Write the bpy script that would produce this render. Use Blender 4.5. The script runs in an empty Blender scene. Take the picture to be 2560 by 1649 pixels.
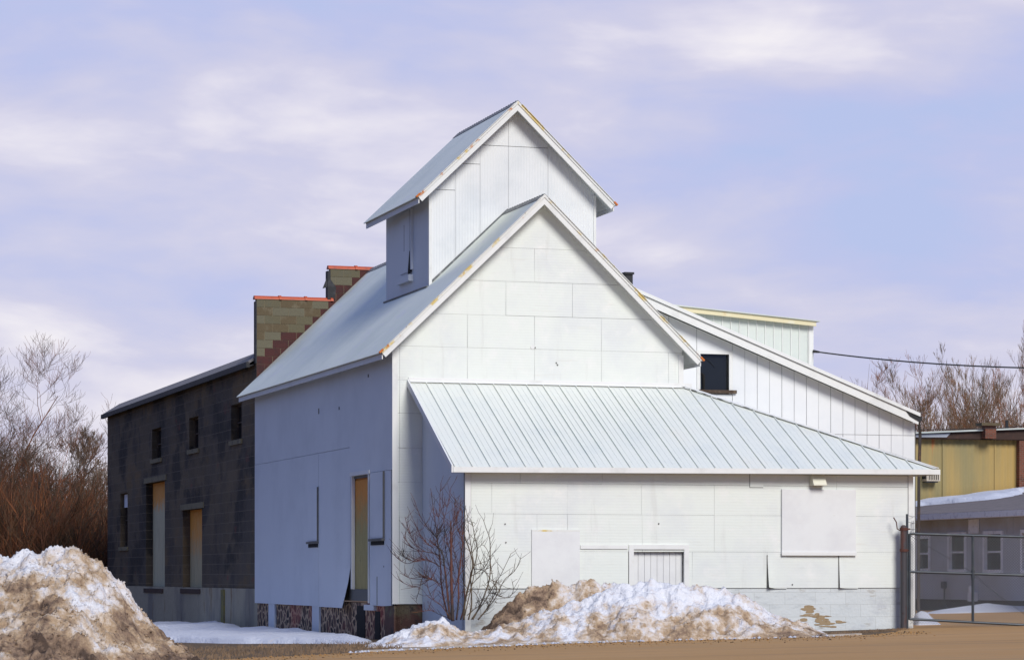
import bpy, math, random
from mathutils import Vector, noise, Matrix
R = math.radians
random.seed(7)
sc = bpy.context.scene
COL = sc.collection
F = 6900.0; CX = 1280.0; HY = 1438.0; EYE = 1.6      # lens in photo pixels, horizon row, eye height
UX, UY = 0.9555, 0.2950
_n = math.hypot(UX, UY); UX /= _n; UY /= _n
ROT = math.atan2(UY, UX)

def ground_z(x, y):
    t = max(-12.0, min(17.0, x))
    return 0.024 * (t + 3.0)

# ------------------------------------------------------------------ mesh tools
class MB:
    def __init__(s): s.v = []; s.f = []; s.m = []
    def add(s, vs, fs, m=0):
        o = len(s.v); s.v += [tuple(p) for p in vs]
        for f in fs: s.f.append(tuple(o + i for i in f)); s.m.append(m)
    def box(s, x0, x1, y0, y1, z0, z1, m=0):
        s.add([(x0,y0,z0),(x1,y0,z0),(x1,y1,z0),(x0,y1,z0),(x0,y0,z1),(x1,y0,z1),(x1,y1,z1),(x0,y1,z1)],
              [(0,3,2,1),(4,5,6,7),(0,1,5,4),(1,2,6,5),(2,3,7,6),(3,0,4,7)], m)
    def beam(s, p0, p1, a, b, m=0):
        p0, p1, a, b = map(Vector, (p0, p1, a, b)); vs = []
        for p in (p0, p1): vs += [p-a-b, p+a-b, p+a+b, p-a+b]
        s.add(vs, [(0,3,2,1),(4,5,6,7),(0,1,5,4),(1,2,6,5),(2,3,7,6),(3,0,4,7)], m)
    def poly_v(s, pts, y0, y1, m=0):          # polygon in (x,z) extruded along y
        n = len(pts); vs = [(p[0], y0, p[1]) for p in pts] + [(p[0], y1, p[1]) for p in pts]
        fs = [tuple(range(n)), tuple(range(2*n-1, n-1, -1))] + [(i, i+n, (i+1)%n+n, (i+1)%n) for i in range(n)]
        s.add(vs, fs, m)
    def poly_u(s, pts, x0, x1, m=0):          # polygon in (y,z) extruded along x
        n = len(pts); vs = [(x0, p[0], p[1]) for p in pts] + [(x1, p[0], p[1]) for p in pts]
        fs = [tuple(range(n-1, -1, -1)), tuple(range(n, 2*n))] + [((i+1)%n, (i+1)%n+n, i+n, i) for i in range(n)]
        s.add(vs, fs, m)
    def tube(s, pts, rad, n=6, m=0, cap=True):
        pts = [Vector(p) for p in pts]
        if not hasattr(rad, '__len__'): rad = [rad]*len(pts)
        vs = []; fs = []
        d = (pts[1]-pts[0]).normalized()
        ref = Vector((0,0,1)) if abs(d.z) < .9 else Vector((1,0,0))
        a = d.cross(ref).normalized()
        for i, p in enumerate(pts):
            d = (pts[min(i+1,len(pts)-1)] - pts[max(i-1,0)])
            if d.length < 1e-9: d = Vector((0,0,1))
            d.normalize(); a = (a - d*a.dot(d))
            if a.length < 1e-6: a = d.orthogonal()
            a.normalize(); b = d.cross(a)
            for k in range(n):
                t = 2*math.pi*k/n; vs.append(p + (a*math.cos(t) + b*math.sin(t))*rad[i])
        for i in range(len(pts)-1):
            for k in range(n):
                k2 = (k+1) % n; fs.append((i*n+k, i*n+k2, (i+1)*n+k2, (i+1)*n+k))
        if cap: fs.append(tuple(range(n-1,-1,-1))); fs.append(tuple(range((len(pts)-1)*n, len(pts)*n)))
        s.add(vs, fs, m)
    def build(s, name, mats, parent=None, smooth=False, bevel=0, kind=None, label=None, recalc=True):
        me = bpy.data.meshes.new(name); me.from_pydata(s.v, [], s.f); me.update()
        if recalc:
            import bmesh
            bm = bmesh.new(); bm.from_mesh(me); bmesh.ops.recalc_face_normals(bm, faces=bm.faces); bm.to_mesh(me); bm.free()
        if not isinstance(mats, (list, tuple)): mats = [mats]
        for mt in mats: me.materials.append(mt)
        if any(s.m): me.polygons.foreach_set('material_index', s.m)
        if smooth: me.polygons.foreach_set('use_smooth', [True]*len(me.polygons))
        o = bpy.data.objects.new(name, me); COL.objects.link(o)
        if parent: o.parent = parent
        if bevel:
            b = o.modifiers.new('bevel', 'BEVEL'); b.width = bevel; b.segments = 2; b.limit_method = 'ANGLE'
        if kind: o['kind'] = kind
        if label: o['label'] = label
        return o

def tag(o, label, cat, group=None, kind=None):
    o['label'] = label; o['category'] = cat
    if group: o['group'] = group
    if kind: o['kind'] = kind
    return o
def empty(name, loc, rz=0.0):
    o = bpy.data.objects.new(name, None); COL.objects.link(o); o.location = loc; o.rotation_euler = (0,0,rz)
    o.empty_display_size = .3
    return o

class Frame:                                   # building frame: u along fronts, v along sides
    def __init__(s, ox, oy, oz=0): s.ox, s.oy, s.oz = ox, oy, oz
    def onv(s, px, py, v0):
        k = (px-CX)/F; bx = s.ox - UY*v0; by = s.oy + UX*v0
        u = (k*by - bx) / (UX - k*UY); Y = by + UY*u
        return u, EYE + (HY-py)/F*Y - s.oz
    def onu(s, px, py, u0):
        k = (px-CX)/F; bx = s.ox + UX*u0; by = s.oy + UY*u0
        v = (bx - k*by) / (k*UX + UY); Y = by + UX*v
        return v, EYE + (HY-py)/F*Y - s.oz
    def world(s, u, v, z=0): return Vector((s.ox + UX*u - UY*v, s.oy + UY*u + UX*v, s.oz + z))
    def root(s, name): return empty(name, (s.ox, s.oy, s.oz), ROT)
def at(px, py, Y): return Vector(((px-CX)/F*Y, Y, EYE + (HY-py)/F*Y))

def interp(pts, x):
    if x <= pts[0][0]: return pts[0][1]
    for (a,b),(c,d) in zip(pts[:-1],pts[1:]):
        if a <= x <= c:
            t=(x-a)/(c-a); return b+(d-b)*t
    return pts[-1][1]

def clip(poly, a, b, c):                       # keep a*x+b*z<=c
    out = []
    for i in range(len(poly)):
        p, q = poly[i], poly[(i+1) % len(poly)]
        dp = a*p[0]+b*p[1]-c; dq = a*q[0]+b*q[1]-c
        if dp <= 0: out.append(p)
        if dp*dq < 0:
            t = dp/(dp-dq); out.append((p[0]+(q[0]-p[0])*t, p[1]+(q[1]-p[1])*t))
    return out

# ------------------------------------------------------------------ materials
def mat(name, base, rough=.8, layers=(), bump=None, metal=0.0, spec=.5, wave=None):
    m = bpy.data.materials.new(name); m.use_nodes = True
    nt = m.node_tree; N = nt.nodes; L = nt.links
    b = N['Principled BSDF']; b.inputs['Roughness'].default_value = rough; b.inputs['Metallic'].default_value = metal
    b.inputs['Specular IOR Level'].default_value = spec
    tc = N.new('ShaderNodeTexCoord')
    c = N.new('ShaderNodeRGB'); c.outputs[0].default_value = (*base, 1); cur = c.outputs[0]
    for ly in layers:
        scale, col, lo, hi = ly[:4]; st = ly[4] if len(ly) > 4 else (1,1,1); amt = ly[5] if len(ly) > 5 else 1.0
        det = ly[6] if len(ly) > 6 else 5
        mp = N.new('ShaderNodeMapping'); mp.inputs['Scale'].default_value = st
        mp.inputs['Location'].default_value = (random.uniform(0,50), random.uniform(0,50), random.uniform(0,50))
        L.new(tc.outputs['Object'], mp.inputs[0])
        n = N.new('ShaderNodeTexNoise'); n.inputs['Scale'].default_value = scale; n.inputs['Detail'].default_value = det
        n.inputs['Roughness'].default_value = .6
        L.new(mp.outputs[0], n.inputs['Vector'])
        r = N.new('ShaderNodeMapRange'); r.interpolation_type = 'SMOOTHSTEP'
        r.inputs['From Min'].default_value = lo; r.inputs['From Max'].default_value = hi; r.inputs['To Max'].default_value = amt
        L.new(n.outputs['Fac'], r.inputs['Value'])
        x = N.new('ShaderNodeMix'); x.data_type = 'RGBA'
        L.new(r.outputs[0], x.inputs[0]); L.new(cur, x.inputs[6]); x.inputs[7].default_value = (*col, 1)
        cur = x.outputs[2]
    L.new(cur, b.inputs['Base Color'])
    m['cur'] = 1
    hs = None
    if bump:
        scale, dist = bump[:2]; st = bump[2] if len(bump) > 2 else (1,1,1)
        mp = N.new('ShaderNodeMapping'); mp.inputs['Scale'].default_value = st
        L.new(tc.outputs['Object'], mp.inputs[0])
        n = N.new('ShaderNodeTexNoise'); n.inputs['Scale'].default_value = scale; n.inputs['Detail'].default_value = 8
        L.new(mp.outputs[0], n.inputs['Vector'])
        bp = N.new('ShaderNodeBump'); bp.inputs['Distance'].default_value = dist; bp.inputs['Strength'].default_value = 1
        L.new(n.outputs['Fac'], bp.inputs['Height']); L.new(bp.outputs[0], b.inputs['Normal']); hs = bp
    if wave:                                     # fine pressed lines: (axis, scale, distance)
        w = N.new('ShaderNodeTexWave'); w.bands_direction = wave[0]; w.inputs['Scale'].default_value = wave[1]
        w.inputs['Distortion'].default_value = .6; w.inputs['Detail'].default_value = 1; w.inputs['Detail Scale'].default_value = .3
        L.new(tc.outputs['Object'], w.inputs['Vector'])
        bp = N.new('ShaderNodeBump'); bp.inputs['Distance'].default_value = wave[2]
        L.new(w.outputs['Fac'], bp.inputs['Height'])
        if hs: L.new(hs.outputs[0], bp.inputs['Normal'])
        L.new(bp.outputs[0], b.inputs['Normal'])
    return m

def stone_mat(name, mortar, stones, scale, edge, red=None):
    m = mat(name, mortar, .9, bump=(20, .01)); nt = m.node_tree; N = nt.nodes; L = nt.links
    b = N['Principled BSDF']; src = b.inputs['Base Color'].links[0].from_socket
    tc = [n for n in N if n.type == 'TEX_COORD'][0]
    nz = N.new('ShaderNodeTexNoise'); nz.inputs['Scale'].default_value = 4
    L.new(tc.outputs['Object'], nz.inputs['Vector'])
    vm = N.new('ShaderNodeVectorMath'); vm.operation = 'MULTIPLY_ADD'; vm.inputs[1].default_value = (.25,.25,.25)
    L.new(nz.outputs['Color'], vm.inputs[0]); L.new(tc.outputs['Object'], vm.inputs[2])
    v = N.new('ShaderNodeTexVoronoi'); v.feature = 'DISTANCE_TO_EDGE'; v.inputs['Scale'].default_value = scale
    v2 = N.new('ShaderNodeTexVoronoi'); v2.inputs['Scale'].default_value = scale
    L.new(vm.outputs[0], v.inputs['Vector']); L.new(vm.outputs[0], v2.inputs['Vector'])
    cr = N.new('ShaderNodeValToRGB'); cr.color_ramp.elements[0].color = (*stones[0],1); cr.color_ramp.elements[1].color = (*stones[1],1)
    sp = N.new('ShaderNodeSeparateColor'); L.new(v2.outputs['Color'], sp.inputs[0]); L.new(sp.outputs[0], cr.inputs[0])
    r = N.new('ShaderNodeMapRange'); r.inputs['From Min'].default_value = edge*.6; r.inputs['From Max'].default_value = edge
    L.new(v.outputs['Distance'], r.inputs['Value'])
    x = N.new('ShaderNodeMix'); x.data_type = 'RGBA'; L.new(r.outputs[0], x.inputs[0]); L.new(src, x.inputs[6]); L.new(cr.outputs[0], x.inputs[7])
    cur = x.outputs[2]
    if red:
        n = N.new('ShaderNodeTexNoise'); n.inputs['Scale'].default_value = .55; n.inputs['Detail'].default_value = 3
        L.new(tc.outputs['Object'], n.inputs['Vector'])
        rr = N.new('ShaderNodeMapRange'); rr.inputs['From Min'].default_value = .52; rr.inputs['From Max'].default_value = .66; rr.inputs['To Max'].default_value = .45
        L.new(n.outputs['Fac'], rr.inputs['Value'])
        x2 = N.new('ShaderNodeMix'); x2.data_type = 'RGBA'; L.new(rr.outputs[0], x2.inputs[0]); L.new(cur, x2.inputs[6]); x2.inputs[7].default_value = (*red,1)
        cur = x2.outputs[2]
    L.new(cur, b.inputs['Base Color'])
    return m

def block_mat(name, base, mortar, layers, axis, w, h, bumpd=.01, msize=.012, c2=.7):
    """masonry courses laid over the noise layers; axis = which local axis runs along the wall"""
    m = mat(name, base, .92, layers, bump=(14, bumpd)); nt = m.node_tree; N = nt.nodes; L = nt.links
    b = N['Principled BSDF']; src = b.inputs['Base Color'].links[0].from_socket
    tc = [n for n in N if n.type == 'TEX_COORD'][0]
    se = N.new('ShaderNodeSeparateXYZ'); L.new(tc.outputs['Object'], se.inputs[0])
    co = N.new('ShaderNodeCombineXYZ'); L.new(se.outputs[axis], co.inputs[0]); L.new(se.outputs[2], co.inputs[1])
    br = N.new('ShaderNodeTexBrick'); L.new(co.outputs[0], br.inputs['Vector'])
    br.inputs['Scale'].default_value = 1; br.inputs['Brick Width'].default_value = w; br.inputs['Row Height'].default_value = h
    br.inputs['Mortar Size'].default_value = msize; br.inputs['Mortar Smooth'].default_value = .3
    br.inputs['Color1'].default_value = (1,1,1,1); br.inputs['Color2'].default_value = (c2,c2,c2,1); br.inputs['Mortar'].default_value = (1,1,1,1)
    mu = N.new('ShaderNodeMix'); mu.data_type = 'RGBA'; mu.blend_type = 'MULTIPLY'; mu.inputs[0].default_value = .75
    L.new(src, mu.inputs[6]); L.new(br.outputs['Color'], mu.inputs[7])
    x = N.new('ShaderNodeMix'); x.data_type = 'RGBA'; L.new(br.outputs['Fac'], x.inputs[0]); L.new(mu.outputs[2], x.inputs[6]); x.inputs[7].default_value = (*mortar,1)
    L.new(x.outputs[2], b.inputs['Base Color'])
    return m

WHITE = (.79,.82,.75)
M = {}
M['siding'] = mat('white_sheet_siding', WHITE, .62, [(.7,(.72,.74,.72),.4,.75), (2.2,(.84,.84,.79),.5,.8), (14,(.60,.60,.56),.66,.82,(1,1,.25),.55), (2.6,(.66,.665,.61),.56,.74,(1,1,.12),.6), (5,(.70,.69,.62),.6,.75,(.25,1,2.5),.5)], bump=(1.4,.012), wave=('Z',4.6,.0009))
M['siding_shade_tint'] = mat('white_sheet_siding_shade_tinted', (.68,.72,.76), .6, [(.6,(.61,.65,.69),.4,.75), (9,(.5,.5,.5),.68,.8,(1,1,.3),.6)], bump=(.8,.03))  # darker, bluer copy of the white siding; side-wall shade is in the colour
M['ribbed'] = mat('white_ribbed_metal', (.79,.80,.78), .5, [(1.1,(.72,.74,.73),.45,.7), (12,(.6,.6,.56),.68,.8,(1,1,.15),.5)])
M['white_board'] = mat('white_painted_board', (.80,.80,.77), .6, [(3,(.72,.72,.69),.45,.7), (25,(.55,.53,.47),.66,.8,(.3,.3,1),.6)], bump=(30,.002))
M['board_grey'] = mat('greyed_painted_board', (.785,.79,.765), .7, [(1.5,(.73,.73,.715),.4,.7), (8,(.58,.55,.5),.68,.78,(.4,.4,3),.6)], bump=(3,.006))
M['backing'] = mat('dark_gap', (.16,.155,.14), .95)
M['roof'] = mat('galvanised_roof', (.76,.79,.70), .38, [(.5,(.68,.72,.64),.4,.7), (3,(.70,.72,.70),.5,.8,(1,.2,.2)), (10,(.56,.59,.59),.6,.8,(.2,1,.2),.5)], metal=.55)
M['roof_seam'] = mat('pale_metal_roof', (.77,.79,.72), .5, [(.6,(.79,.78,.69),.5,.8), (.9,(.70,.735,.69),.45,.8), (6,(.66,.69,.68),.6,.85,(3,.3,.3),.4)], metal=.05, bump=(1.2,.006))
M['ridge'] = mat('weathered_ridge_metal', (.12,.13,.13), .5, [(5,(.3,.31,.3),.5,.7)], metal=.4)
M['trim'] = mat('white_trim', (.80,.80,.76), .55, [(2,(.70,.70,.66),.5,.75), (20,(.5,.48,.4),.66,.8,(1,1,1),.5)])
M['rusty_trim'] = mat('rust_stained_edge', (.76,.76,.71), .55, [(1.6,(.70,.52,.14),.53,.62,(1,1,1),.9), (2.3,(.58,.19,.03),.60,.68,(1,1,1),.95), (7,(.35,.3,.2),.64,.74,(1,1,1),.8)])
M['rust'] = mat('orange_rust', (.6,.17,.03), .8, [(8,(.3,.08,.02),.5,.7)])
M['soffit'] = mat('soffit_board', (.58,.59,.57), .8, [(3,(.48,.48,.45),.5,.8)])
M['found_stone'] = stone_mat('rubble_foundation', (.52,.36,.23), ((.03,.022,.02),(.15,.085,.06)), 3.3, .11, red=(.50,.09,.06))
M['found_brick'] = mat('old_brick_base', (.12,.06,.045), .9, [(2,(.16,.13,.08),.45,.6), (3,(.05,.04,.04),.55,.65)], bump=(12,.02))
M['white_base'] = block_mat('painted_block_base', (.66,.69,.68), (.5,.52,.5), [(2.5,(.55,.58,.58),.5,.75,(1,1,3)), (.9,(.52,.54,.56),.6,.75), (3,(.36,.31,.24),.60,.76,(.6,1,2.2),.7)], 0, .8, .3, msize=.006, c2=.93)
M['peel'] = mat('bare_brown_block', (.36,.26,.15), .9, [(9,(.25,.17,.09),.5,.7)], bump=(30,.004))
M['door_wood'] = mat('stained_door_boards', (.50,.36,.13), .75, [(1.2,(.60,.24,.05),.5,.66,(1,1,.5)), (6,(.22,.2,.1),.5,.7,(1,1,.12)), (14,(.14,.09,.04),.6,.75,(1,1,.1),.7)], bump=(10,.01,(1,1,.1)))
M['door_pale'] = mat('pale_weathered_boards', (.58,.53,.42), .8, [(.55,(.62,.30,.09),.48,.60,(1,1,.6)), (8,(.42,.36,.26),.55,.75,(1,1,.1))], bump=(10,.01,(1,1,.1)))
M['conc'] = block_mat('stained_dark_block', (.145,.105,.062), (.17,.135,.10), [(.22,(.09,.072,.055),.40,.60), (.7,(.185,.12,.055),.54,.68,(1,.4,.9)), (.55,(.022,.019,.017),.50,.60,(1,.5,.7),.9), (1.5,(.05,.04,.035),.54,.66,(1,.5,.45),.8), (1.1,(.20,.06,.04),.64,.72,(1,.5,1),.6)], 1, 1.1, .33, .02, .009, .65)
M['lintel'] = mat('stained_stone_trim', (.21,.18,.11), .9, [(3,(.12,.10,.07),.5,.7)])
M['conc_base'] = mat('grey_poured_base', (.40,.35,.25), .9, [(.5,(.25,.22,.18),.45,.65,(1,1,.5)), (1.5,(.26,.18,.1),.6,.7,(1,1,.3)), (1.2,(.08,.07,.06),.6,.74,(1,1,.2),.8)], bump=(6,.02))
M['block_a'] = mat('olive_block', (.125,.108,.062), .9, [(4,(.12,.11,.07),.45,.7)], bump=(30,.006))
M['block_b'] = mat('brown_block', (.115,.085,.045), .9, [(4,(.16,.13,.08),.5,.7)], bump=(30,.006))
M['block_c'] = mat('grey_block', (.14,.125,.08), .9, [(3,(.14,.13,.085),.5,.7)], bump=(30,.006))
M['block_red'] = mat('dark_red_painted_block', (.06,.010,.008), .75, [(3,(.04,.009,.008),.45,.65)], bump=(30,.004))
M['mortar'] = mat('old_mortar', (.27,.22,.14), .9)
M['clay'] = mat('orange_clay_coping', (.50,.085,.025), .55, [(3,(.38,.07,.03),.5,.7)])
M['tar'] = mat('black_tar', (.018,.018,.02), .7, [(4,(.04,.04,.045),.5,.7)])
M['shingle'] = mat('grey_roofing', (.17,.16,.165), .85, [(2,(.12,.115,.12),.45,.7), (9,(.28,.26,.26),.6,.75)], bump=(20,.01))
M['shingle_brown'] = mat('brown_grey_roofing', (.17,.145,.14), .88, [(3,(.12,.105,.1),.45,.7,(1,1,1)), (18,(.21,.18,.17),.55,.75)], bump=(20,.01))
M['glass'] = mat('dark_window_glass', (.015,.017,.02), .08, spec=.6)
M['glass_green'] = mat('dusty_window_glass', (.05,.055,.035), .25, spec=.5)
M['dark_wood'] = mat('dark_weathered_wood', (.07,.045,.03), .9, [(8,(.15,.11,.07),.5,.7)])
M['void'] = mat('dark_opening', (.012,.011,.011), .95)
M['vent'] = mat('cream_vent', (.74,.72,.58), .5, [(5,(.5,.36,.16),.68,.8,(1,1,1),.6)])
M['vpanel'] = mat('white_vertical_panel', (.82,.83,.82), .55, [(.5,(.76,.78,.78),.4,.7), (3,(.72,.73,.72),.6,.8,(1,1,.2),.6)], bump=(1.5,.006))
M['monitor'] = mat('pale_green_metal', (.66,.70,.64), .5, [(1,(.60,.64,.6),.45,.7)])
M['monitor_trim'] = mat('yellowed_fascia', (.74,.66,.42), .6, [(1.4,(.62,.38,.14),.58,.7), (2,(.78,.76,.62),.5,.7)])
M['pipe'] = mat('rusty_brown_pipe', (.045,.035,.03), .7, [(2.5,(.18,.085,.03),.54,.64,(1,1,.4)), (4,(.05,.04,.04),.55,.7)])
M['post_rust'] = mat('rusty_post', (.06,.055,.06), .65, [(2.2,(.11,.045,.035),.48,.60,(1,1,.4)), (9,(.05,.03,.03),.55,.7)], bump=(25,.004))
M['galv'] = mat('dull_galvanised', (.06,.07,.08), .5, [(4,(.10,.11,.11),.5,.7), (2,(.10,.08,.04),.6,.7)], metal=.4)
M['link'] = mat('chain_wire', (.22,.23,.24), .5, metal=.5)
M['yellow'] = mat('faded_yellow_green_cladding', (.46,.31,.10), .7, [(.16,(.24,.22,.11),.48,.62,(1,1,.2)), (.5,(.44,.25,.07),.55,.70,(1,1,.2),.8), (1.3,(.55,.16,.04),.68,.74,(1,1,.10),.9)])
M['brown_fascia'] = mat('dark_brown_boards', (.045,.022,.015), .8, [(3,(.08,.035,.02),.5,.7,(1,1,3))])
M['fascia_sheen'] = mat('bluish_fascia_sheen', (.35,.37,.42), .5)  # bluish reflection on the brown fascia, painted as a paler colour
M['brick'] = block_mat('red_brown_brick', (.16,.05,.03), (.13,.09,.07), [(5,(.09,.03,.02),.5,.65)], 1, .22, .075, .006)
M['brick_front'] = block_mat('red_brown_brick_front', (.22,.065,.035), (.16,.11,.08), [(5,(.12,.035,.02),.5,.65)], 0, .22, .075, .006)
M['grey_wall'] = mat('grey_board_wall', (.50,.52,.56), .75, [(.8,(.43,.43,.44),.4,.7), (5,(.3,.29,.27),.65,.8,(1,1,.2),.6)])
M['grey_frame'] = mat('grey_white_frame', (.84,.85,.88), .6, [(5,(.62,.62,.66),.5,.7)])
M['base_dark'] = mat('dark_block_base', (.085,.075,.065), .9, [(3,(.05,.045,.04),.5,.7)])
M['ac'] = mat('beige_ac_case', (.62,.54,.42), .6, [(4,(.35,.28,.2),.5,.7)])
M['meter'] = mat('grey_metal_box', (.12,.12,.12), .5, metal=.3)
M['grit'] = mat('dark_grit', (.22,.15,.09), .9)
M['wire'] = mat('black_cable', (.02,.02,.022), .6)

def door_mat(name, low, top, zmid, zw):
    m = mat(name, low, .8, [(8,tuple(c*.72 for c in low),.5,.72,(1,1,.1))], bump=(10,.01,(1,1,.1))); nt = m.node_tree; N = nt.nodes; L = nt.links
    b = N['Principled BSDF']; src = b.inputs['Base Color'].links[0].from_socket; tc = [n for n in N if n.type == 'TEX_COORD'][0]
    se = N.new('ShaderNodeSeparateXYZ'); L.new(tc.outputs['Object'], se.inputs[0])
    nz = N.new('ShaderNodeTexNoise'); nz.inputs['Scale'].default_value = 2.5; L.new(tc.outputs['Object'], nz.inputs[0])
    ad = N.new('ShaderNodeMath'); ad.operation = 'MULTIPLY_ADD'; L.new(nz.outputs['Fac'], ad.inputs[0]); ad.inputs[1].default_value = 1.2; L.new(se.outputs[2], ad.inputs[2])
    r_ = N.new('ShaderNodeMapRange'); r_.interpolation_type = 'SMOOTHSTEP'; L.new(ad.outputs[0], r_.inputs[0]); r_.inputs['From Min'].default_value = zmid+.6-zw; r_.inputs['From Max'].default_value = zmid+.6+zw
    x = N.new('ShaderNodeMix'); x.data_type = 'RGBA'; L.new(r_.outputs[0], x.inputs[0]); L.new(src, x.inputs[6]); x.inputs[7].default_value = (*top,1); L.new(x.outputs[2], b.inputs['Base Color'])
    return m
M['door_a'] = door_mat('rust_topped_boards', (.62,.56,.36), (.85,.38,.08), 4.2, .3)
M['door_b'] = door_mat('rust_stained_boards', (.55,.46,.26), (.82,.34,.05), 2.7, .9)
M['door_c'] = door_mat('ochre_stained_boards', (.42,.34,.13), (.72,.28,.04), 3.3, .7)
def add_snow(name, dirt_bias, scale=1.0, lowz=None, xb=None, clean=(.88,.88,.90)):
    m = bpy.data.materials.new(name); m.use_nodes = True
    nt = m.node_tree; N = nt.nodes; L = nt.links; b = N['Principled BSDF']; b.inputs['Roughness'].default_value = .75
    b.inputs['Specular IOR Level'].default_value = .3
    tc = N.new('ShaderNodeTexCoord')
    def nz(sc_, det, st=(1,1,1), off=0):
        mp = N.new('ShaderNodeMapping'); mp.inputs['Scale'].default_value = st; mp.inputs['Location'].default_value = (off,off*.7,off*1.3)
        L.new(tc.outputs['Object'], mp.inputs[0]); n = N.new('ShaderNodeTexNoise'); n.inputs['Scale'].default_value = sc_*scale
        n.inputs['Detail'].default_value = det; n.inputs['Roughness'].default_value = .65; L.new(mp.outputs[0], n.inputs[0]); return n.outputs['Fac']
    def math_(op, a, b_):
        n = N.new('ShaderNodeMath'); n.operation = op
        for i, q in enumerate((a, b_)):
            if isinstance(q, (int, float)): n.inputs[i].default_value = q
            else: L.new(q, n.inputs[i])
        return n.outputs[0]
    se = N.new('ShaderNodeSeparateXYZ'); L.new(tc.outputs['Object'], se.inputs[0])
    zt = N.new('ShaderNodeMapRange'); L.new(se.outputs[2], zt.inputs[0])
    lo, hi = lowz or (0.1, 1.4)
    zt.inputs['From Min'].default_value = lo; zt.inputs['From Max'].default_value = hi; zt.inputs['To Min'].default_value = .12; zt.inputs['To Max'].default_value = -.11
    d = math_('ADD', math_('MULTIPLY_ADD' if False else 'ADD', math_('MULTIPLY', math_('SUBTRACT', nz(1.3, 8), .5), 1.35), .5), zt.outputs[0]); d = math_('ADD', d, math_('MULTIPLY', math_('SUBTRACT', nz(7,5,off=9), .5), .35)); d = math_('ADD', d, dirt_bias)
    if xb:
        xm = N.new('ShaderNodeMapRange'); L.new(se.outputs[0], xm.inputs[0]); xm.inputs['From Min'].default_value = xb[0]; xm.inputs['From Max'].default_value = xb[1]; xm.inputs['To Min'].default_value = xb[2]; xm.inputs['To Max'].default_value = 0
        d = math_('ADD', d, xm.outputs[0])
        x2 = N.new('ShaderNodeMapRange'); L.new(se.outputs[0], x2.inputs[0]); x2.inputs['From Min'].default_value = 1.5; x2.inputs['From Max'].default_value = 4; x2.inputs['To Max'].default_value = .07; d = math_('ADD', d, x2.outputs[0])
    cr = N.new('ShaderNodeValToRGB'); e = cr.color_ramp.elements
    e[0].position = .40; e[0].color = (*clean,1); e[1].position = .86; e[1].color = (.10,.065,.045,1)
    for p, c in ((.48,(.80,.76,.75,1)), (.55,(.73,.62,.51,1)), (.64,(.52,.37,.23,1)), (.74,(.32,.215,.14,1))):
        q = e.new(p); q.color = c
    L.new(d, cr.inputs[0])
    sp = N.new('ShaderNodeMapRange'); L.new(nz(26, 4, off=3), sp.inputs[0]); sp.inputs['From Min'].default_value = .60; sp.inputs['From Max'].default_value = .70
    g = N.new('ShaderNodeMapRange'); L.new(d, g.inputs[0]); g.inputs['From Min'].default_value = .48; g.inputs['From Max'].default_value = .7
    x = N.new('ShaderNodeMix'); x.data_type = 'RGBA'; L.new(math_('MULTIPLY', sp.outputs[0], g.outputs[0]), x.inputs[0])
    L.new(cr.outputs[0], x.inputs[6]); x.inputs[7].default_value = (.07,.045,.035,1); L.new(x.outputs[2], b.inputs['Base Color'])
    bp = N.new('ShaderNodeBump'); bp.inputs['Distance'].default_value = .09; L.new(nz(9, 11, off=5), bp.inputs['Height']); L.new(bp.outputs[0], b.inputs['Normal'])
    return m
M['snow_near'] = add_snow('dirty_crumbly_snow', .095, lowz=(.5,2.0))
M['snow_mid'] = add_snow('plowed_snow', .012, lowz=(.0,1.0), xb=(-4.6,-1.5,-.16))
M['snow_dirty'] = add_snow('old_brown_snow', .20)
M['snow_shade_tint'] = add_snow('shade_tinted_clean_snow', -.40, clean=(.68,.70,.77))  # clean snow darkened to blue-grey; shade of the banks is in the colour
M['ground'] = mat('brown_winter_ground', (.11,.07,.035), .95, [(.4,(.16,.10,.04),.45,.65), (2,(.05,.035,.02),.5,.65), (9,(.2,.13,.05),.6,.75)], bump=(6,.05))
M['road'] = mat('sandy_road_surface', (.42,.23,.075), .9, [(.25,(.48,.27,.10),.4,.7,(.35,1,1)), (.8,(.30,.20,.10),.55,.75,(.15,1.2,1),.7), (6,(.34,.22,.11),.5,.7,(.3,1,1),.5), (1.6,(.25,.21,.18),.64,.72,(.1,1.5,1),.6), (.5,(.24,.14,.06),.56,.68,(.12,2.2,1),.75), (30,(.2,.13,.08),.62,.7,(1,1,1),.6)], bump=(9,.012))
M['kerb'] = mat('pale_kerb_stone', (.42,.38,.33), .9, [(2,(.26,.2,.15),.5,.65)], bump=(12,.01))
M['hill'] = mat('brown_woodland_floor', (.085,.05,.03), .95, [(.25,(.13,.06,.025),.45,.6), (.6,(.05,.04,.025),.5,.65), (3,(.10,.07,.04),.5,.7)], bump=(1.5,.4))
M['bark'] = mat('grey_brown_bark', (.17,.12,.085), .9, [(2,(.11,.08,.06),.45,.65)])
M['bark_red'] = mat('rust_brown_twigs', (.25,.085,.028), .9, [(.5,(.12,.055,.03),.42,.62)])
M['bark_tan'] = mat('tan_twigs', (.25,.16,.09), .9, [(.6,(.13,.09,.06),.45,.6)])
M['bark_warm'] = mat('warm_brown_twigs', (.19,.125,.08), .9, [(.35,(.30,.115,.045),.45,.62), (1.2,(.12,.09,.065),.5,.65)])
M['brush_dark'] = mat('dark_red_brush', (.10,.038,.018), .95, [(.3,(.16,.055,.02),.48,.62), (.9,(.05,.032,.02),.5,.62)])
M['twig_dark'] = mat('dark_warm_twigs', (.13,.085,.055), .9, [(.35,(.24,.08,.03),.45,.62), (1.2,(.08,.06,.045),.5,.65)])
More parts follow.
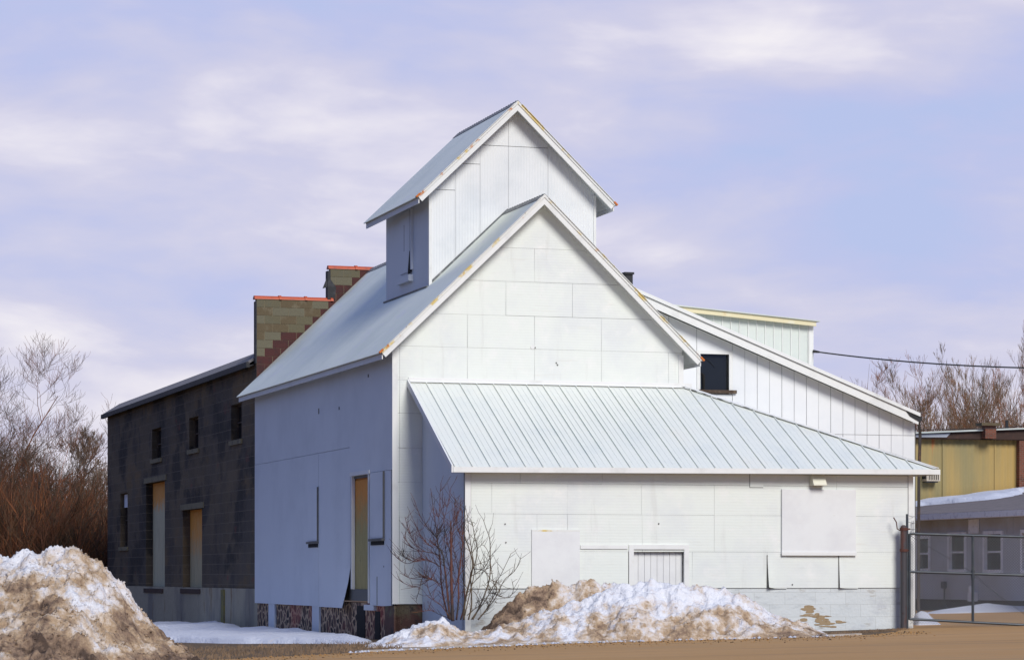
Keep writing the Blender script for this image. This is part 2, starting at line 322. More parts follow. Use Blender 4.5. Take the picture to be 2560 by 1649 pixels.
M['shrub'] = mat('red_brown_shrub_stems', (.13,.045,.03), .75, [(2.2,(.05,.035,.03),.42,.62), (3.5,(.28,.10,.03),.62,.72)])
M['shrub_b'] = mat('olive_brown_shrub_stems', (.12,.085,.05), .75, [(3,(.05,.04,.03),.45,.62)])
M['leaf'] = mat('dead_orange_leaf', (.45,.12,.03), .8)

# ------------------------------------------------------------------ parts shared by buildings
def corr(mb, o, along, la, up, lu, nrm, pitch, amp, thick=.012, m=0, seg=6, rows=1):
    """corrugated sheet: o corner, unit vectors along / up, normal nrm"""
    o, along, up, nrm = map(Vector, (o, along, up, nrm))
    n = max(2, int(la/pitch*seg)); top = []; bot = []
    for i in range(n+1):
        t = i/n*la; h = amp*math.cos(2*math.pi*t/pitch)
        for j in range(rows+1):
            p = o + along*t + up*(lu*j/rows) + nrm*h
            top.append(p); bot.append(p - nrm*thick)
    w = rows+1; k = len(top); fs = []
    for i in range(n):
        for j in range(rows):
            a = i*w+j; fs.append((a, a+w, a+w+1, a+1)); fs.append((k+a, k+a+1, k+a+w+1, k+a+w))
        a = i*w; fs.append((a, k+a, k+a+w, a+w)); a = i*w+rows; fs.append((a, a+w, k+a+w, k+a))
    for j in range(rows):
        a = j; fs.append((a, a+1, k+a+1, k+a)); a = n*w+j; fs.append((a, k+a, k+a+1, a+1))
    mb.add(top+bot, fs, m)

def jitter_panel_v(mb, poly, y, th=.012, m=0, rnd=.006):
    """sheet of siding on a wall facing -y"""
    if len(poly) < 3: return
    n = len(poly); cx = sum(p[0] for p in poly)/n; cz = sum(p[1] for p in poly)/n
    ax = random.uniform(-1,1)*rnd; az = random.uniform(-1,1)*rnd
    vs = [(p[0], y-th-abs(rnd)+ax*(p[0]-cx)*.6+az*(p[1]-cz), p[1]) for p in poly] + [(p[0], y-.0015, p[1]) for p in poly]
    mb.add(vs, [tuple(range(n)), tuple(range(2*n-1,n-1,-1))] + [(i,i+n,(i+1)%n+n,(i+1)%n) for i in range(n)], m)

MILL = Frame(-2.927, 68.0)
# ================================================================== MILL
W = 7.59; CU = 3.80; ZR = 11.08; PT = .955; LV = 16.45
def ztop(u): return ZR - PT*abs(u-CU)
mill = MILL.root('grain_mill')
tag(mill, 'tall white gabled grain mill with a raised gabled tower through its galvanised roof', 'mill building')
TH = .122
# front wall: sheets of siding on a dark core
mb = MB()
g_poly = [(0,.9),(W,.9),(W,ztop(W)-TH),(CU,ZR-TH),(0,ztop(0)-TH)]
mb.poly_v(g_poly, 0, .15, 1)
GAP = .0045
def rg(): return GAP*random.choice((.15,.4,.8,1.1,1.4))
rows = [(.9,2.2),(2.2,3.05),(3.05,3.9),(3.9,4.75),(4.75,5.6),(5.6,6.42),(6.42,7.26),(7.26,8.08),(8.08,8.93),(8.93,9.77),(9.77,11.0)]
seams = {5:[.16],6:[.16,1.9,3.65,5.42,7.22],7:[.16,1.9,3.65,5.42],8:[2.9,4.65],9:[3.65],10:[]}
for i, (z0, z1) in enumerate(rows):
    us = [-.002] + seams.get(i, [.16]) + [W+.002]
    for a, b in zip(us[:-1], us[1:]):
        g0 = GAP if a > 0 else 0
        q0, q1 = rg(), rg(); p = [(a+g0*.6, z0+q0), (b-q1, z0+rg()), (b-rg(), z1-GAP*.3), (a+g0*.6, z1-GAP*.3)]
        p = clip(p, -PT, 1, ZR-TH-PT*CU); p = clip(p, PT, 1, ZR-TH+PT*CU)
        jitter_panel_v(mb, p, 0, rnd=.004)
mb.box(-.03,.11,-.03,-.0,.9,ztop(0)-TH-.1, 2)             # corner board
mb.box(W-.10,W+.03,-.035,-.0,6.4,ztop(W)-TH-.14, 2)
for (px,py) in ((1331,867),(1393,912),(1390,907),(1337,869)):
    u,z = MILL.onv(px,py,0); mb.tube([(u,-.03,z),(u,-.012,z)], .02 if px!=1331 else .06, 8, 1 if px!=1331 else 2)
mb.build('front_wall', [M['siding'], M['backing'], M['trim']], mill)
# back wall and right side wall
mb = MB(); mb.poly_v([(0,.9),(W,.9),(W,ztop(W)-TH),(CU,ZR-TH),(0,ztop(0)-TH)], LV-.15, LV); mb.build('rear_wall', M['siding'], mill)
mb = MB(); mb.box(W-.15,W,.15,LV-.15,.9,ztop(W)-TH-.02); mb.build('side_wall', M['siding'], mill, label='plain right wall hidden behind the lean-to')
# left side wall
mb = MB(); ZW = ztop(0)-TH-.02
dv0, dv1, dz0, dz1 = 2.36, 4.18, 1.25, 4.12
mb.box(.03,.15,.15,dv0,.95,ZW,1); mb.box(.03,.15,dv1,LV,.95,ZW,1); mb.box(.03,.15,dv0,dv1,dz1,ZW,1); mb.box(.03,.15,dv0,dv1,.95,dz0,1)
def sheet(pts, off=0., m=0, bulge=0., n=10):
    """sheet on wall facing -x; rows subdivided so it can bow"""
    z_lo = min(p[1] for p in pts)
    mb.poly_u(pts, -.02-off, .028, m)
sheet([(0.0,4.215),(4.40,4.215),(4.40,4.955),(LV,4.955),(LV,ZW),(0.0,ZW)])
sheet([(7.975,.765),(LV,.775),(LV,4.945),(7.975,4.945)], .003)
# bowed lower sheet with a flared loose corner beside the door
vs = []; nn = 12
for i in range(nn+1):
    for j in range(nn+1):
        z = .75 + (4.945-.75)*j/nn; vl = 4.32 if z > 1.7 else 4.32+.22*(1.7-z)/.95
        v = vl + (7.96-vl)*i/nn; fl = max(0,(1.9-z)/1.1)**1.6*max(0,1-(v-4.3)/2.6)**2*.20
        vs.append((-.021-fl, v, z))
fs = [(i*(nn+1)+j, (i+1)*(nn+1)+j, (i+1)*(nn+1)+j+1, i*(nn+1)+j+1) for i in range(nn) for j in range(nn)]
k = len(vs); vs += [(x+.008, y, z) for x, y, z in vs]
fs += [tuple(k+q for q in reversed(f)) for f in fs]
mb.add(vs, fs, 0)
sheet([(.14,.86),(1.05,.84),(1.05,4.205),(.14,4.205)], .004)
sheet([(1.063,.84),(2.26,.86),(2.26,4.205),(1.06,4.205)], .0)
mb.box(-.012,.03,4.22,4.3,1.7,4.2,0)
for (px,py) in ((799,1025),(850,1021),(923,940)):
    v,z = MILL.onu(px,py,0); mb.box(-.03,-.018,v-.04,v+.04,z-.10 if px==799 else z-.03,z+.05,1)
for py in (1268,1300,1415):
    v,z = MILL.onu(962,py,0); mb.box(-.032,-.018,v-.02,v+.02,z-.02,z+.02,1)
v0,z0 = MILL.onu(945,1450,0); mb.box(-.032,-.018,v0-.012,v0+.012,.86,z0+.1,1)
mb.build('side_wall', [M['siding_shade_tint'], M['backing']], mill)
def cover(v0, v1, z0, z1, sill=True):
    b = MB(); b.box(-.06,-.0245,v0,v1,z0,z1); b.box(-.063,-.0245,v0-.05,v0-.004,z0,z1,1)
    if sill: b.box(-.10,-.0245,v0-.06,v1+.06,z0-.07,z0-.012,1); b.box(-.05,-.0245,v0,v1,z0-.17,z0-.075,2)
    b.build('window_cover', [M['siding_shade_tint'], M['backing'], M['void']], mill)
cover(8.02,9.13,2.55,4.03); cover(.80,2.08,2.54,4.20)
b = MB(); n = 9
for i in range(n):
    a = dv0+.06+(dv1-dv0-.12)*i/n; b.box(.06,.09,a+.004,a+(dv1-dv0-.12)/n-.004,dz0,dz1-.05)
b.box(.09,.12,dv0,dv1,dz0,dz1)
dr = b.build('door', M['door_c'], mill)
b = MB(); b.box(-.035,.055,dv0-.02,dv0+.06,dz0-.35,dz1+.07); b.box(-.035,.055,dv1-.04,dv1+.05,dz0,dz1+.07); b.box(-.05,.055,dv0-.1,dv1+.12,dz1+.072,dz1+.17)
b.build('door_frame', M['board_grey'], dr)
# foundation
mb = MB(); mb.box(.06,.4,.03,LV,-.3,.90); mb.box(.06,W,.03,.35,-.3,.897,1); mb.box(.02,.06,.0,.9,-.3,.86,1)
mb.box(-.0,.058,14.6,13.75,-.2,.86,2); mb.box(-.0,.058,8.87,8.02,-.2,.86,2)
mb.box(.045,.07,3.05,3.9,-.2,.82,3); mb.box(.045,.07,1.5,2.0,-.2,.7,3); mb.box(-.02,.06,1.9,2.9,.72,.86,2)
mb.build('foundation', [M['found_stone'], M['found_brick'], M['siding_shade_tint'], M['void']], mill)
# roof
cs = 1/math.hypot(1,PT); nl = Vector((-PT*cs,0,cs)); ul = Vector((cs,0,PT*cs)); nr = Vector((PT*cs,0,cs)); ur = Vector((-cs,0,PT*cs))
V0, V1 = -.35, 17.22; EU = -.40; half = (CU-EU)/cs
def gable_roof(name, cu, zr, v0, v1, halfspan, par, pitch=.105):
    half = halfspan/cs
    b = MB()
    for sgn, nn_, uu in ((-1,nl,ul),(1,nr,ur)):
        e = Vector((cu+sgn*halfspan, v0, zr-PT*halfspan))
        corr(b, e + nn_*.006 - uu*.04, (0,1,0), v1-v0, uu, half+.03, nn_, pitch, .009, rows=2)
        b.beam(e+Vector((0,.03,0))-nn_*.06+uu*(half/2), e+Vector((0,v1-v0-.03,0))-nn_*.06+uu*(half/2), uu*(half/2), nn_*.035, 1)
    ro = b.build(name, [M['roof'], M['soffit']], par)
    b = MB()                                                     # ridge cap
    for nn_, uu in ((nl,ul),(nr,ur)):
        p = Vector((cu, v0-.02, zr)) + nn_*.022 - uu*.09
        b.beam(p, p+Vector((0,v1-v0+.04,0)), uu*.105, nn_*.004)
    for i in range(int((v1-v0)/.21)):
        b.box(cu-.02,cu+.02,v0+.1+i*.21,v0+.16+i*.21,zr+.02,zr+.034)
    b.build('ridge_cap', M['ridge'], ro)
    return ro
mroof = gable_roof('roof', CU, ZR, V0, V1, CU-EU, mill)
def rakes(cu, zr, v0, halfspan, par, w=.19):
    b = MB(); half = halfspan/cs
    for sgn, nn_, uu in ((-1,nl,ul),(1,nr,ur)):
        e = Vector((cu+sgn*halfspan, v0, zr-PT*halfspan))
        t = uu*half
        # fascia board, set a little under the sheet edge
        pts = [e-nn_*.028, e+t-nn_*.028, e+t-nn_*(w+.02), e-nn_*(w+.02)]
        pk = Vector((cu, v0, zr-.03/cs)); pl = Vector((cu, v0, zr-(w+.02)/cs))
        q = [e-nn_*.028, pk, pl, e-nn_*(w+.02)]
        b.add([p+Vector((0,-.012,0)) for p in q]+[p+Vector((0,.028,0)) for p in q],
              [(0,1,2,3),(7,6,5,4),(0,4,5,1),(1,5,6,2),(2,6,7,3),(3,7,4,0)], 0)
        # inner board against the wall
        b2 = e-nn_*(w+.0)
    b.build('rake_board', M['trim'], par)
    b = MB()
    for sgn, nn_, uu in ((-1,nl,ul),(1,nr,ur)):
        e = Vector((cu+sgn*halfspan, v0-.02, zr-PT*halfspan)); t = uu*half
        q = [e+nn_*.012, Vector((cu,v0-.02,zr+.012/cs)), Vector((cu,v0-.02,zr-.045/cs)), e-nn_*.045]
        b.add([p+Vector((0,-.014,0)) for p in q]+[p+Vector((0,.008,0)) for p in q],
              [(0,1,2,3),(7,6,5,4),(0,4,5,1),(1,5,6,2),(2,6,7,3),(3,7,4,0)], 0)
        b.beam(e+nn_*.02-uu*.02+Vector((0,-.014,0)), e+nn_*.02+uu*(half-.12)+Vector((0,-.014,0)), Vector((0,.03,0)), nn_*.006, 0)
        b.beam(e+nn_*.016-uu*.05, e+nn_*.016+uu*.08, Vector((0,.045,0)), nn_*.02, 1)
    b.build('roof_edge_strip', [M['rusty_trim'], M['rust']], par)
rakes(CU, ZR, V0, CU-EU, mill, .15)
b = MB()   # soffit boards at the eave ends and wall frieze under the rakes
for sgn, nn_, uu in ((-1,nl,ul),(1,nr,ur)):
    uw = 0 if sgn < 0 else W
    e = Vector((uw, -.024, ztop(uw)-TH)); t = (CU-uw)
    q = [(uw, ztop(uw)-TH+.002), (CU, ZR-TH+.002), (CU, ZR-TH-.06), (uw, ztop(uw)-TH-.06)]
    b.poly_v(q, -.034, -.0235)
b.build('frieze_board', M['trim'], mill)
b = MB(); b.box(EU+.03, EU+.055, V0+.03, V1-.05, ztop(EU)-.17, ztop(EU)-.045); b.build('eave_board', M['board_grey'], mill)
b = MB(); b.box(W+.37, W+.395, V0+.03, 3.6, ztop(W+.4)-.17, ztop(W+.4)-.045); b.build('eave_board', M['board_grey'], mill)

# tower
TU0, TU1, TV0, TV1 = 1.70, 6.20, 2.77, 7.24; TC = 3.95; TZ = 13.86; TH2 = 2.68; 
def tz(u): return TZ - PT*abs(u-TC)
mb = MB()
# front wall: ribbed sheets
def rib_front(u0, u1, z0f, z1f, y, pitch=.076, amp=.0026):
    n = int((u1-u0)/pitch*4); top = []
    for i in range(n+1):
        u = u0+(u1-u0)*i/n; d = amp*math.cos(2*math.pi*u/pitch)
        top.append((u, y-d-.01, z0f(u))); top.append((u, y-d-.01, z1f(u)))
    k = len(top); vs = top + [(p[0], y+.02, p[2]) for p in top]
    fs = []
    for i in range(n): a = 2*i; fs.append((a, a+2, a+3, a+1)); fs.append((a+1,a+3,k+a+3,k+a+1))
    fs += [(0,1,k+1,k), (2*n,k+2*n,k+2*n+1,2*n+1)]
    mb.add(vs, fs, 0)
base_z = lambda u: ztop(u)-.25
cuts = [TU0+.0, 2.38, 3.05, 3.82, 4.9, TU1]
hz = [12.2, 12.75-.6, 99, 99, 99]
for i in range(5):
    a, c = cuts[i]+.004, cuts[i+1]-.004
    zt = lambda u: TZ-PT*abs(u-TC)-.125
    split = {0:11.55, 1:12.25, 2:12.75, 3:12.75}.get(i)
    if split:
        s_ = split
        rib_front(a, c, base_z, lambda u, s_=s_: min(zt(u)-.0, s_-.006), TV0)
        rib_front(a, c, lambda u, s_=s_: min(zt(u), s_+.006), zt, TV0-.003)
    else: rib_front(a, c, base_z, zt, TV0)
P = [(TU0+.02,ztop(TU0)-.4),(TU1-.02,ztop(TU1)-.4),(TU1-.02,tz(TU1)-.125),(TC,TZ-.127),(TU0+.02,tz(TU0)-.125)]
mb.poly_v(P, TV0+.022, TV0+.12, 1); mb.poly_v([(p[0],p[1]) for p in P], TV1-.12, TV1, 2)
mb.box(TU1-.12,TU1,TV0+.12,TV1-.12,7.9,tz(TU1)-.2,2)
tw = mb.build('tower', [M['ribbed'], M['backing'], M['siding_shade_tint']], mill)
mb = MB(); wv0,wz0 = MILL.onu(1031,707,TU0); wv1,wz1 = MILL.onu(1003,537,TU0)
mb.box(TU0,TU0+.12,TV0+.0,TV1,7.9,tz(TU0)-.2)
mb.build('side_wall', M['siding_shade_tint'], tw)
mb = MB(); mb.box(TU0-.03,TU0+.0,TV0-.03,TV0+.07,8.9,tz(TU0)-.2); mb.box(TU0-.03,TU0+.05,TV0-.036,TV0-.02,8.92,tz(TU0)-.2); mb.build('corner_board', M['trim'], tw); mb = MB(); mb.box(TU1-.05,TU1+.02,TV0-.036,TV0-.02,8.6,tz(TU1)-.15)
mb.build('corner_board', M['trim'], tw)
mb = MB(); mb.box(TU0-.05,TU0-.002,wv0+.05,wv1,wz0+.32,wz1); mb.box(TU0-.055,TU0-.002,wv0-.08,wv0+.04,wz0+.35,wz1+.02,0)
mb.box(TU0-.058,TU0-.004,wv0+.035,wv0+.055,wz0+.3,wz1,1); mb.poly_u([(wv0+.02,wz0+.25),(wv0+.26,wz0+.25),(wv0+.20,wz0+.5),(wv0+.09,wz0+.85),(wv0+.04,wz0+.85)], TU0-.06, TU0-.045, 1)
mb.box(TU0-.12,TU0-.002,wv0-.05,wv1+.1,wz0+.05,wz0+.22,0); mb.box(TU0-.051,TU0-.04,wv1-.5,wv1-.47,wz0+.9,wz0+1.6,1)
mb.build('window_cover', [M['siding_shade_tint'], M['void']], tw)
# flashing where tower meets roof
mb = MB()
for i in range(40):
    v = TV0+.0+(TV1-TV0)*i/40; mb.box(TU0-.10,TU0-.012,v,v+.07,ztop(TU0-.05)+.0,ztop(TU0-.05)+.035)
mb.build('flashing', M['ridge'], tw); mb = MB(); mb.beam((TU0-.01,TV0-.03,ztop(TU0)+.05),(CU,TV0-.03,ZR+.03),(0,.004,0),nl*.025)
mb.build('flashing', M['ridge'], tw)
troof = gable_roof('roof', TC, TZ, 2.38, 7.95, TH2, tw)
rakes(TC, TZ, 2.38, TH2, tw, .15)
b = MB(); b.box(TC-TH2+.03,TC-TH2+.055,2.41,7.9,TZ-PT*TH2-.17,TZ-PT*TH2-.04); b.build('eave_board', M['board_grey'], tw); b = MB(); b.box(TC+TH2-.055,TC+TH2-.03,2.41,7.9,TZ-PT*TH2-.17,TZ-PT*TH2-.04)
b.build('eave_board', M['board_grey'], tw)

# ================================================================== LEAN-TO
lean = MILL.root('lean_to')
tag(lean, 'low white lean-to with a hipped standing seam metal roof across the mill front', 'lean-to')
FV = -3.86; LU0 = .735; LU1 = 12.17; LE = -4.22; EZ = 4.12; EZ2 = 4.20; TZL = 6.39
du0, dz_t = MILL.onv(1583,1372,FV); du1,_ = MILL.onv(1709,1372,FV)
mb = MB()
WT = 4.06
mb.box(LU0,du0,FV,FV+.15,1.30,WT,1); mb.box(du1,LU1,FV,FV+.15,1.30,WT,1); mb.box(du0,du1,FV,FV+.15,dz_t,WT,1)
zr_ = [1.30,2.17,3.05,3.77,4.05]
def U(px): return MILL.onv(px,1300,FV)[0]
se_ = [[U(1605+0),U(1730),U(1917),U(2096)], [U(1342),U(1418),U(1605),U(1785)], [U(1229),U(1418),U(1603),U(1785),U(2091)], [U(1300),U(1505),U(1664),U(1952),U(2091)]]
for r_ in range(4):
    us = [LU0+.13] + se_[r_] + [LU1-.12]
    for a, c in zip(us[:-1], us[1:]):
        z0, z1 = zr_[r_], zr_[r_+1]
        if r_ == 0:
            segs = [(a, min(c,du0-.13)), (max(a,du1+.13), c)]
        elif r_ == 1:
            segs = [(a, c)]
        else: segs = [(a, c)]
        for (p, q) in segs:
            if q-p < .05: continue
            zz0 = z0+GAP
            if r_ == 1 and False: pass
            jitter_panel_v(mb, [(p+rg()*.7,z0+rg()),(q-rg()*.7,z0+rg()),(q-rg()*.7,z1-GAP*.3),(p+rg()*.7,z1-GAP*.3)], FV, rnd=.005)
# curled sheet corners
for pxx, amt in ((1917,.10),(2096,.05)):
    u = U(pxx); n = 8; vs = []; fs = []
    for i in range(n+1):
        for j in range(n+1):
            x = u+.01+.5*i/n; z = 1.30+.8*j/n
            d = amt*max(0,1-i/n*1.6)**2*max(0,1-j/n)**1.3
            vs.append((x, FV-.024-d, z-.01+d*.3))
    fs = [(i*(n+1)+j,(i+1)*(n+1)+j,(i+1)*(n+1)+j+1,i*(n+1)+j+1) for i in range(n) for j in range(n)]
    k = len(vs); vs += [(x,y+.006,z) for x,y,z in vs]; fs += [tuple(k+q for q in reversed(f)) for f in fs]
    mb.add(vs, fs, 0)
    mb.poly_v([(u-.012,1.31),(u+.16*amt/.1,1.29),(u+.03,1.5),(u+.012,2.1),(u-.012,2.1)], FV-.0265, FV-.0235, 1)
mb.box(LU0-.02,LU0+.12,FV-.035,FV-.0,.1,WT,2); mb.box(LU1-.11,LU1+.02,FV-.035,FV-.0,.3,WT,2)
u1,_=MILL.onv(1450,1363,FV); u2,_=MILL.onv(1568,1363,FV); _,zz=MILL.onv(1500,1367,FV)
mb.box(u1,u2,FV-.04,FV-.02,zz-.04,zz+.05,2)
pu,pz = MILL.onv(1874,1217,FV); pu2,pz2 = MILL.onv(1907,1178,FV); mb.box(pu-.012,pu2,FV-.0265,FV-.0235,pz-.012,pz2,1); mb.box(pu,pu2,FV-.032,FV-.027,pz,pz2,0)
for (px,py) in ((1262,1309),(1264,1355),(1646,1308),(1980,1460),(1840,1500)):
    u,z = MILL.onv(px,py,FV); mb.tube([(u,FV-.034,z),(u,FV-.02,z)], .018, 8, 1)
mb.build('front_wall', [M['siding'], M['backing'], M['trim']], lean)
mb = MB(); mb.poly_u([(FV+.15,.0),(0-.035,.0),(-.035,TZL-.25),(FV+.15,WT+.0)], LU0, LU0+.12)
mb.build('side_wall', M['siding_shade_tint'], lean)
mb = MB(); mb.box(LU1-.12,LU1,FV+.15,3.8,.1,WT); mb.build('side_wall', M['siding'], lean)
mb = MB(); mb.box(LU0+.0,du0-.02,FV+.012,FV+.3,-.3,1.297); mb.box(du1+.02,LU1,FV+.012,FV+.3,-.3,1.297)
rr = random.Random(3)
pc = []
for (px0,px1,py0,py1,k) in ((2006,2030,1515,1527,7),(2004,2030,1528,1552,5),(2036,2075,1530,1548,9),(2038,2078,1546,1562,9),(2096,2110,1550,1560,5),(2060,2098,1563,1566,3)):
    for i in range(k):
        a = rr.uniform(px0,px1); c = rr.uniform(py0,py1); u,z = MILL.onv(a,c,FV)
        w_ = rr.uniform(.05,.16); h_ = rr.uniform(.015,.05)
        pts = [(u+w_*math.cos(t)*(1+rr.uniform(-.3,.3)), z+h_*math.sin(t)*(1+rr.uniform(-.3,.3))) for t in [q*math.pi/4 for q in range(8)]]
        pc.append(pts)
for i, pts in enumerate(pc): mb.poly_v(pts, FV+.007-i*.0001, FV+.0118, 1)
mb.build('foundation', [M['white_base'], M['peel']], lean)
# roof: front slope with standing seams and hip to the right
rt0 = Vector((.398,-.03,TZL)); rt1 = Vector((7.59,-.03,TZL)); rb0 = Vector((.336,LE,EZ)); rb1 = Vector((12.72,LE,EZ2))
hipv = Vector((12.72,3.8,EZ2)); 
mb = MB()
th = Vector((0,0,-.10))
def slab(q, m=0):
    n = len(q); mb.add([Vector(p) for p in q]+[Vector(p)+th for p in q], [tuple(range(n)), tuple(range(2*n-1,n-1,-1))]+[(i,i+n,(i+1)%n+n,(i+1)%n) for i in range(n)], m)
slab([rb0, rb1, rt1, rt0]); slab([rb1, hipv, Vector((7.59,3.8,TZL)), rt1])
nf = (rb1-rb0).cross(rt0-rb0).normalized()
sp = .432; i = 0; u = rb0.x+.035
while u < rb1.x-.25:
    pb = rb0.lerp(rb1, (u-rb0.x)/(rb1.x-rb0.x))
    # top end: on the top edge or on the hip line (seams run straight up the slope)
    if u <= 7.59: pt = Vector((u+.0, -.03, TZL))
    else: t = (u-7.59)/(rb1.x-7.59); pt = rt1.lerp(rb1, t)
    dd = (pt-pb).normalized(); L_ = (pt-pb).length
    if L_ > .3:
        side = Vector((1,0,0)); side = (side - dd*side.dot(dd)).normalized()
        mb.beam(pb+nf*.020-dd*.01, pt+nf*.020-dd*.03, side*.011, nf*.015)
        for q_ in (.333,.667):
            o = side*sp*q_
            L2 = L_-.1 if u <= 7.3 else max(.05, L_-.45*q_*1.0-.1)
            if pb.x+o.x < rb1.x-.3: mb.beam(pb+o+nf*.003+dd*.01, pb+o+dd*L2+nf*.003, side*.018, nf*.003)
    u += sp
# seams on the hidden right slope
for i in range(17):
    v = -3.7+i*.44
    if v < -.03: t = (v-LE)/(-.03-LE); pt = rb1.lerp(rt1, t)
    else: pt = Vector((7.59, v, TZL))
    pb = Vector((12.72, v, EZ2)); mb.beam(pb+Vector((.01,0,.02)), pt+Vector((.01,0,.02)), (0,.013,0), (.01,0,.02))
lr = mb.build('roof', M['roof_seam'], lean)
mb = MB(); mb.beam(rt1+Vector((0,0,.03)), rb1+Vector((0,0,.035)), Vector((.03,.05,0)), Vector((0,0,.012)))
mb.beam(rt1+nf*.03+Vector((0,-.07,0)), rb1+nf*.03+Vector((-.1,0,0)), Vector((.06,.01,0)), nf*.004)
mb.build('hip_cap', M['trim'], lr)
mb = MB(); mb.beam(rt0+Vector((-.02,-.005,.045)), rt1+Vector((.25,-.005,.045)), (0,.02,0), (0,0,.05)); mb.beam(rt0+nf*.03+Vector((0,-.05,-.02)), rt1+nf*.03+Vector((0,-.05,-.02)), (0,.05,.03), nf*.003)
mb.build('flashing', M['trim'], lr)
mb = MB()
mb.beam(rb0+Vector((-.01,-.022,-.06)), rb1+Vector((.01,-.022,-.06)), (0,.02,0), (0,0,.062))
mb.beam(rb1+Vector((.022,-.0,-.06)), hipv+Vector((.022,0,-.06)), (.02,0,0), (0,0,.062))
mb.build('fascia', M['rusty_trim'] if False else M['trim'], lean)
mb = MB(); mb.beam(rb0+Vector((-.03,-.02,-.04)), rt0+Vector((-.03,-.0,-.04)), (.02,0,0), (0,0,.085)); mb.build('rake_board', M['board_grey'], lean)
mb = MB(); mb.beam(rb0+Vector((.05,.19,-.115)), rb1+Vector((-.05,.19,-.115)), (0,.17,0), (0,0,.006)); mb.build('soffit', M['soffit'], lean)
# door
mb = MB(); n = 8; wd = du1-du0
for i in range(n): mb.box(du0+wd*i/n+.004, du0+wd*(i+1)/n-.004, FV+.10, FV+.13, .15, dz_t-.02)
mb.box(du0,du1,FV+.13,FV+.16,.1,dz_t,1)
dr = mb.build('door', [M['board_grey'], M['backing']], lean)
mb = MB(); mb.box(du0-.12,du0,FV-.05,FV+.12,.1,dz_t+.11); mb.box(du1,du1+.12,FV-.05,FV+.12,.1,dz_t+.11); mb.box(du0,du1,FV-.052,FV+.1,dz_t,dz_t+.11)
mb.build('door_frame', M['trim'], dr)
# boards
def board(px0,px1,py0,py1,th_,label,stain=False,z0=None):
    a,z1 = MILL.onv(px0,py0,FV); c,zb = MILL.onv(px1,py1,FV); zb = z0 if z0 is not None else zb
    b = MB(); b.box(a,c,FV-.028-th_,FV-.028,zb,z1)
    if not stain: b.box(a-.01,c+.01,FV-.045-th_,FV-.029-th_,zb-.03,zb+.06,1)
    else: b.box(a,c,FV-.0295-th_,FV-.0285-th_,z1-.045,z1,2)
    b.build('boarded_window' if not stain else 'cover_panel', [M['board_grey'],M['trim'],M['rusty_trim']], lean, bevel=.004, label=label)
board(1952,2137,1222,1385,.05,'large greyish boarded-over window with a ledge')
board(1328,1448,1323,1460,.025,'plain white panel with yellow stains on its top edge',True,.4)
mb = MB(); a,z1 = MILL.onv(2023,1180,FV); c,z0 = MILL.onv(2056,1214,FV)
mb.poly_u([(FV-.02,z1),(FV-.10,z1),(FV-.28,z0+.03),(FV-.28,z0),(FV-.02,z0)], a, c); mb.build('vent_hood', M['vent'], lean, bevel=.006)

# ================================================================== CONCRETE WAREHOUSE
wh = MILL.root('block_warehouse')
tag(wh, 'long dark stained concrete block warehouse with a stepped parapet left of the mill', 'warehouse')
GU = .2; GV0 = 17.25; GV1 = 46.7; GZ = 8.12
ops = []   # v0,v1,z0,z1,kind
def op(px0,px1,py0,py1,kind):
    v1,zt = MILL.onu(px0,py0,GU); v0,zb = MILL.onu(px1,py1,GU); vm = (v0+v1)/2
    _,zt = MILL.onu((px0+px1)/2,py0,GU); _,zb = MILL.onu((px0+px1)/2,py1,GU); ops.append((v0,v1,zb,zt,kind))
op(380,403,1070,1146,'w'); op(473,496,1042,1122,'w'); op(578,604,1009,1099,'w'); op(301,319,1232,1366,'s')
op(365,412,1204,1470,'d'); op(457,505,1272,1471,'d')
mb = MB(); vs_ = sorted(set([GV0-.8, GV1] + [o[0] for o in ops] + [o[1] for o in ops]))
for a, c in zip(vs_[:-1], vs_[1:]):
    mid = (a+c)/2; zs = sorted([(o[2],o[3]) for o in ops if o[0] < mid < o[1]]); z = 1.2
    top = GZ
    if c <= GV0+.001 and a < GV0: top = 7.3
    for (z0, z1) in zs: mb.box(GU,GU+.38,a,c,z,z0); z = z1
    if a < GV0 < c: mb.box(GU,GU+.38,a,GV0,z,7.3); mb.box(GU,GU+.38,GV0,c,z,top)
    else: mb.box(GU,GU+.38,a,c,z,top)
mb.build('side_wall', M['conc'], wh)
mb = MB(); mb.box(GU+.38,12,GV1-.3,GV1,1.2,GZ); mb.box(11.6,12,GV0,GV1-.3,0,GZ); mb.build('rear_wall', M['conc'], wh)
mb = MB(); mb.box(GU-.06,GU+.4,GV0-.8,GV1,-.3,1.2); mb.build('foundation', M['conc_base'], wh)
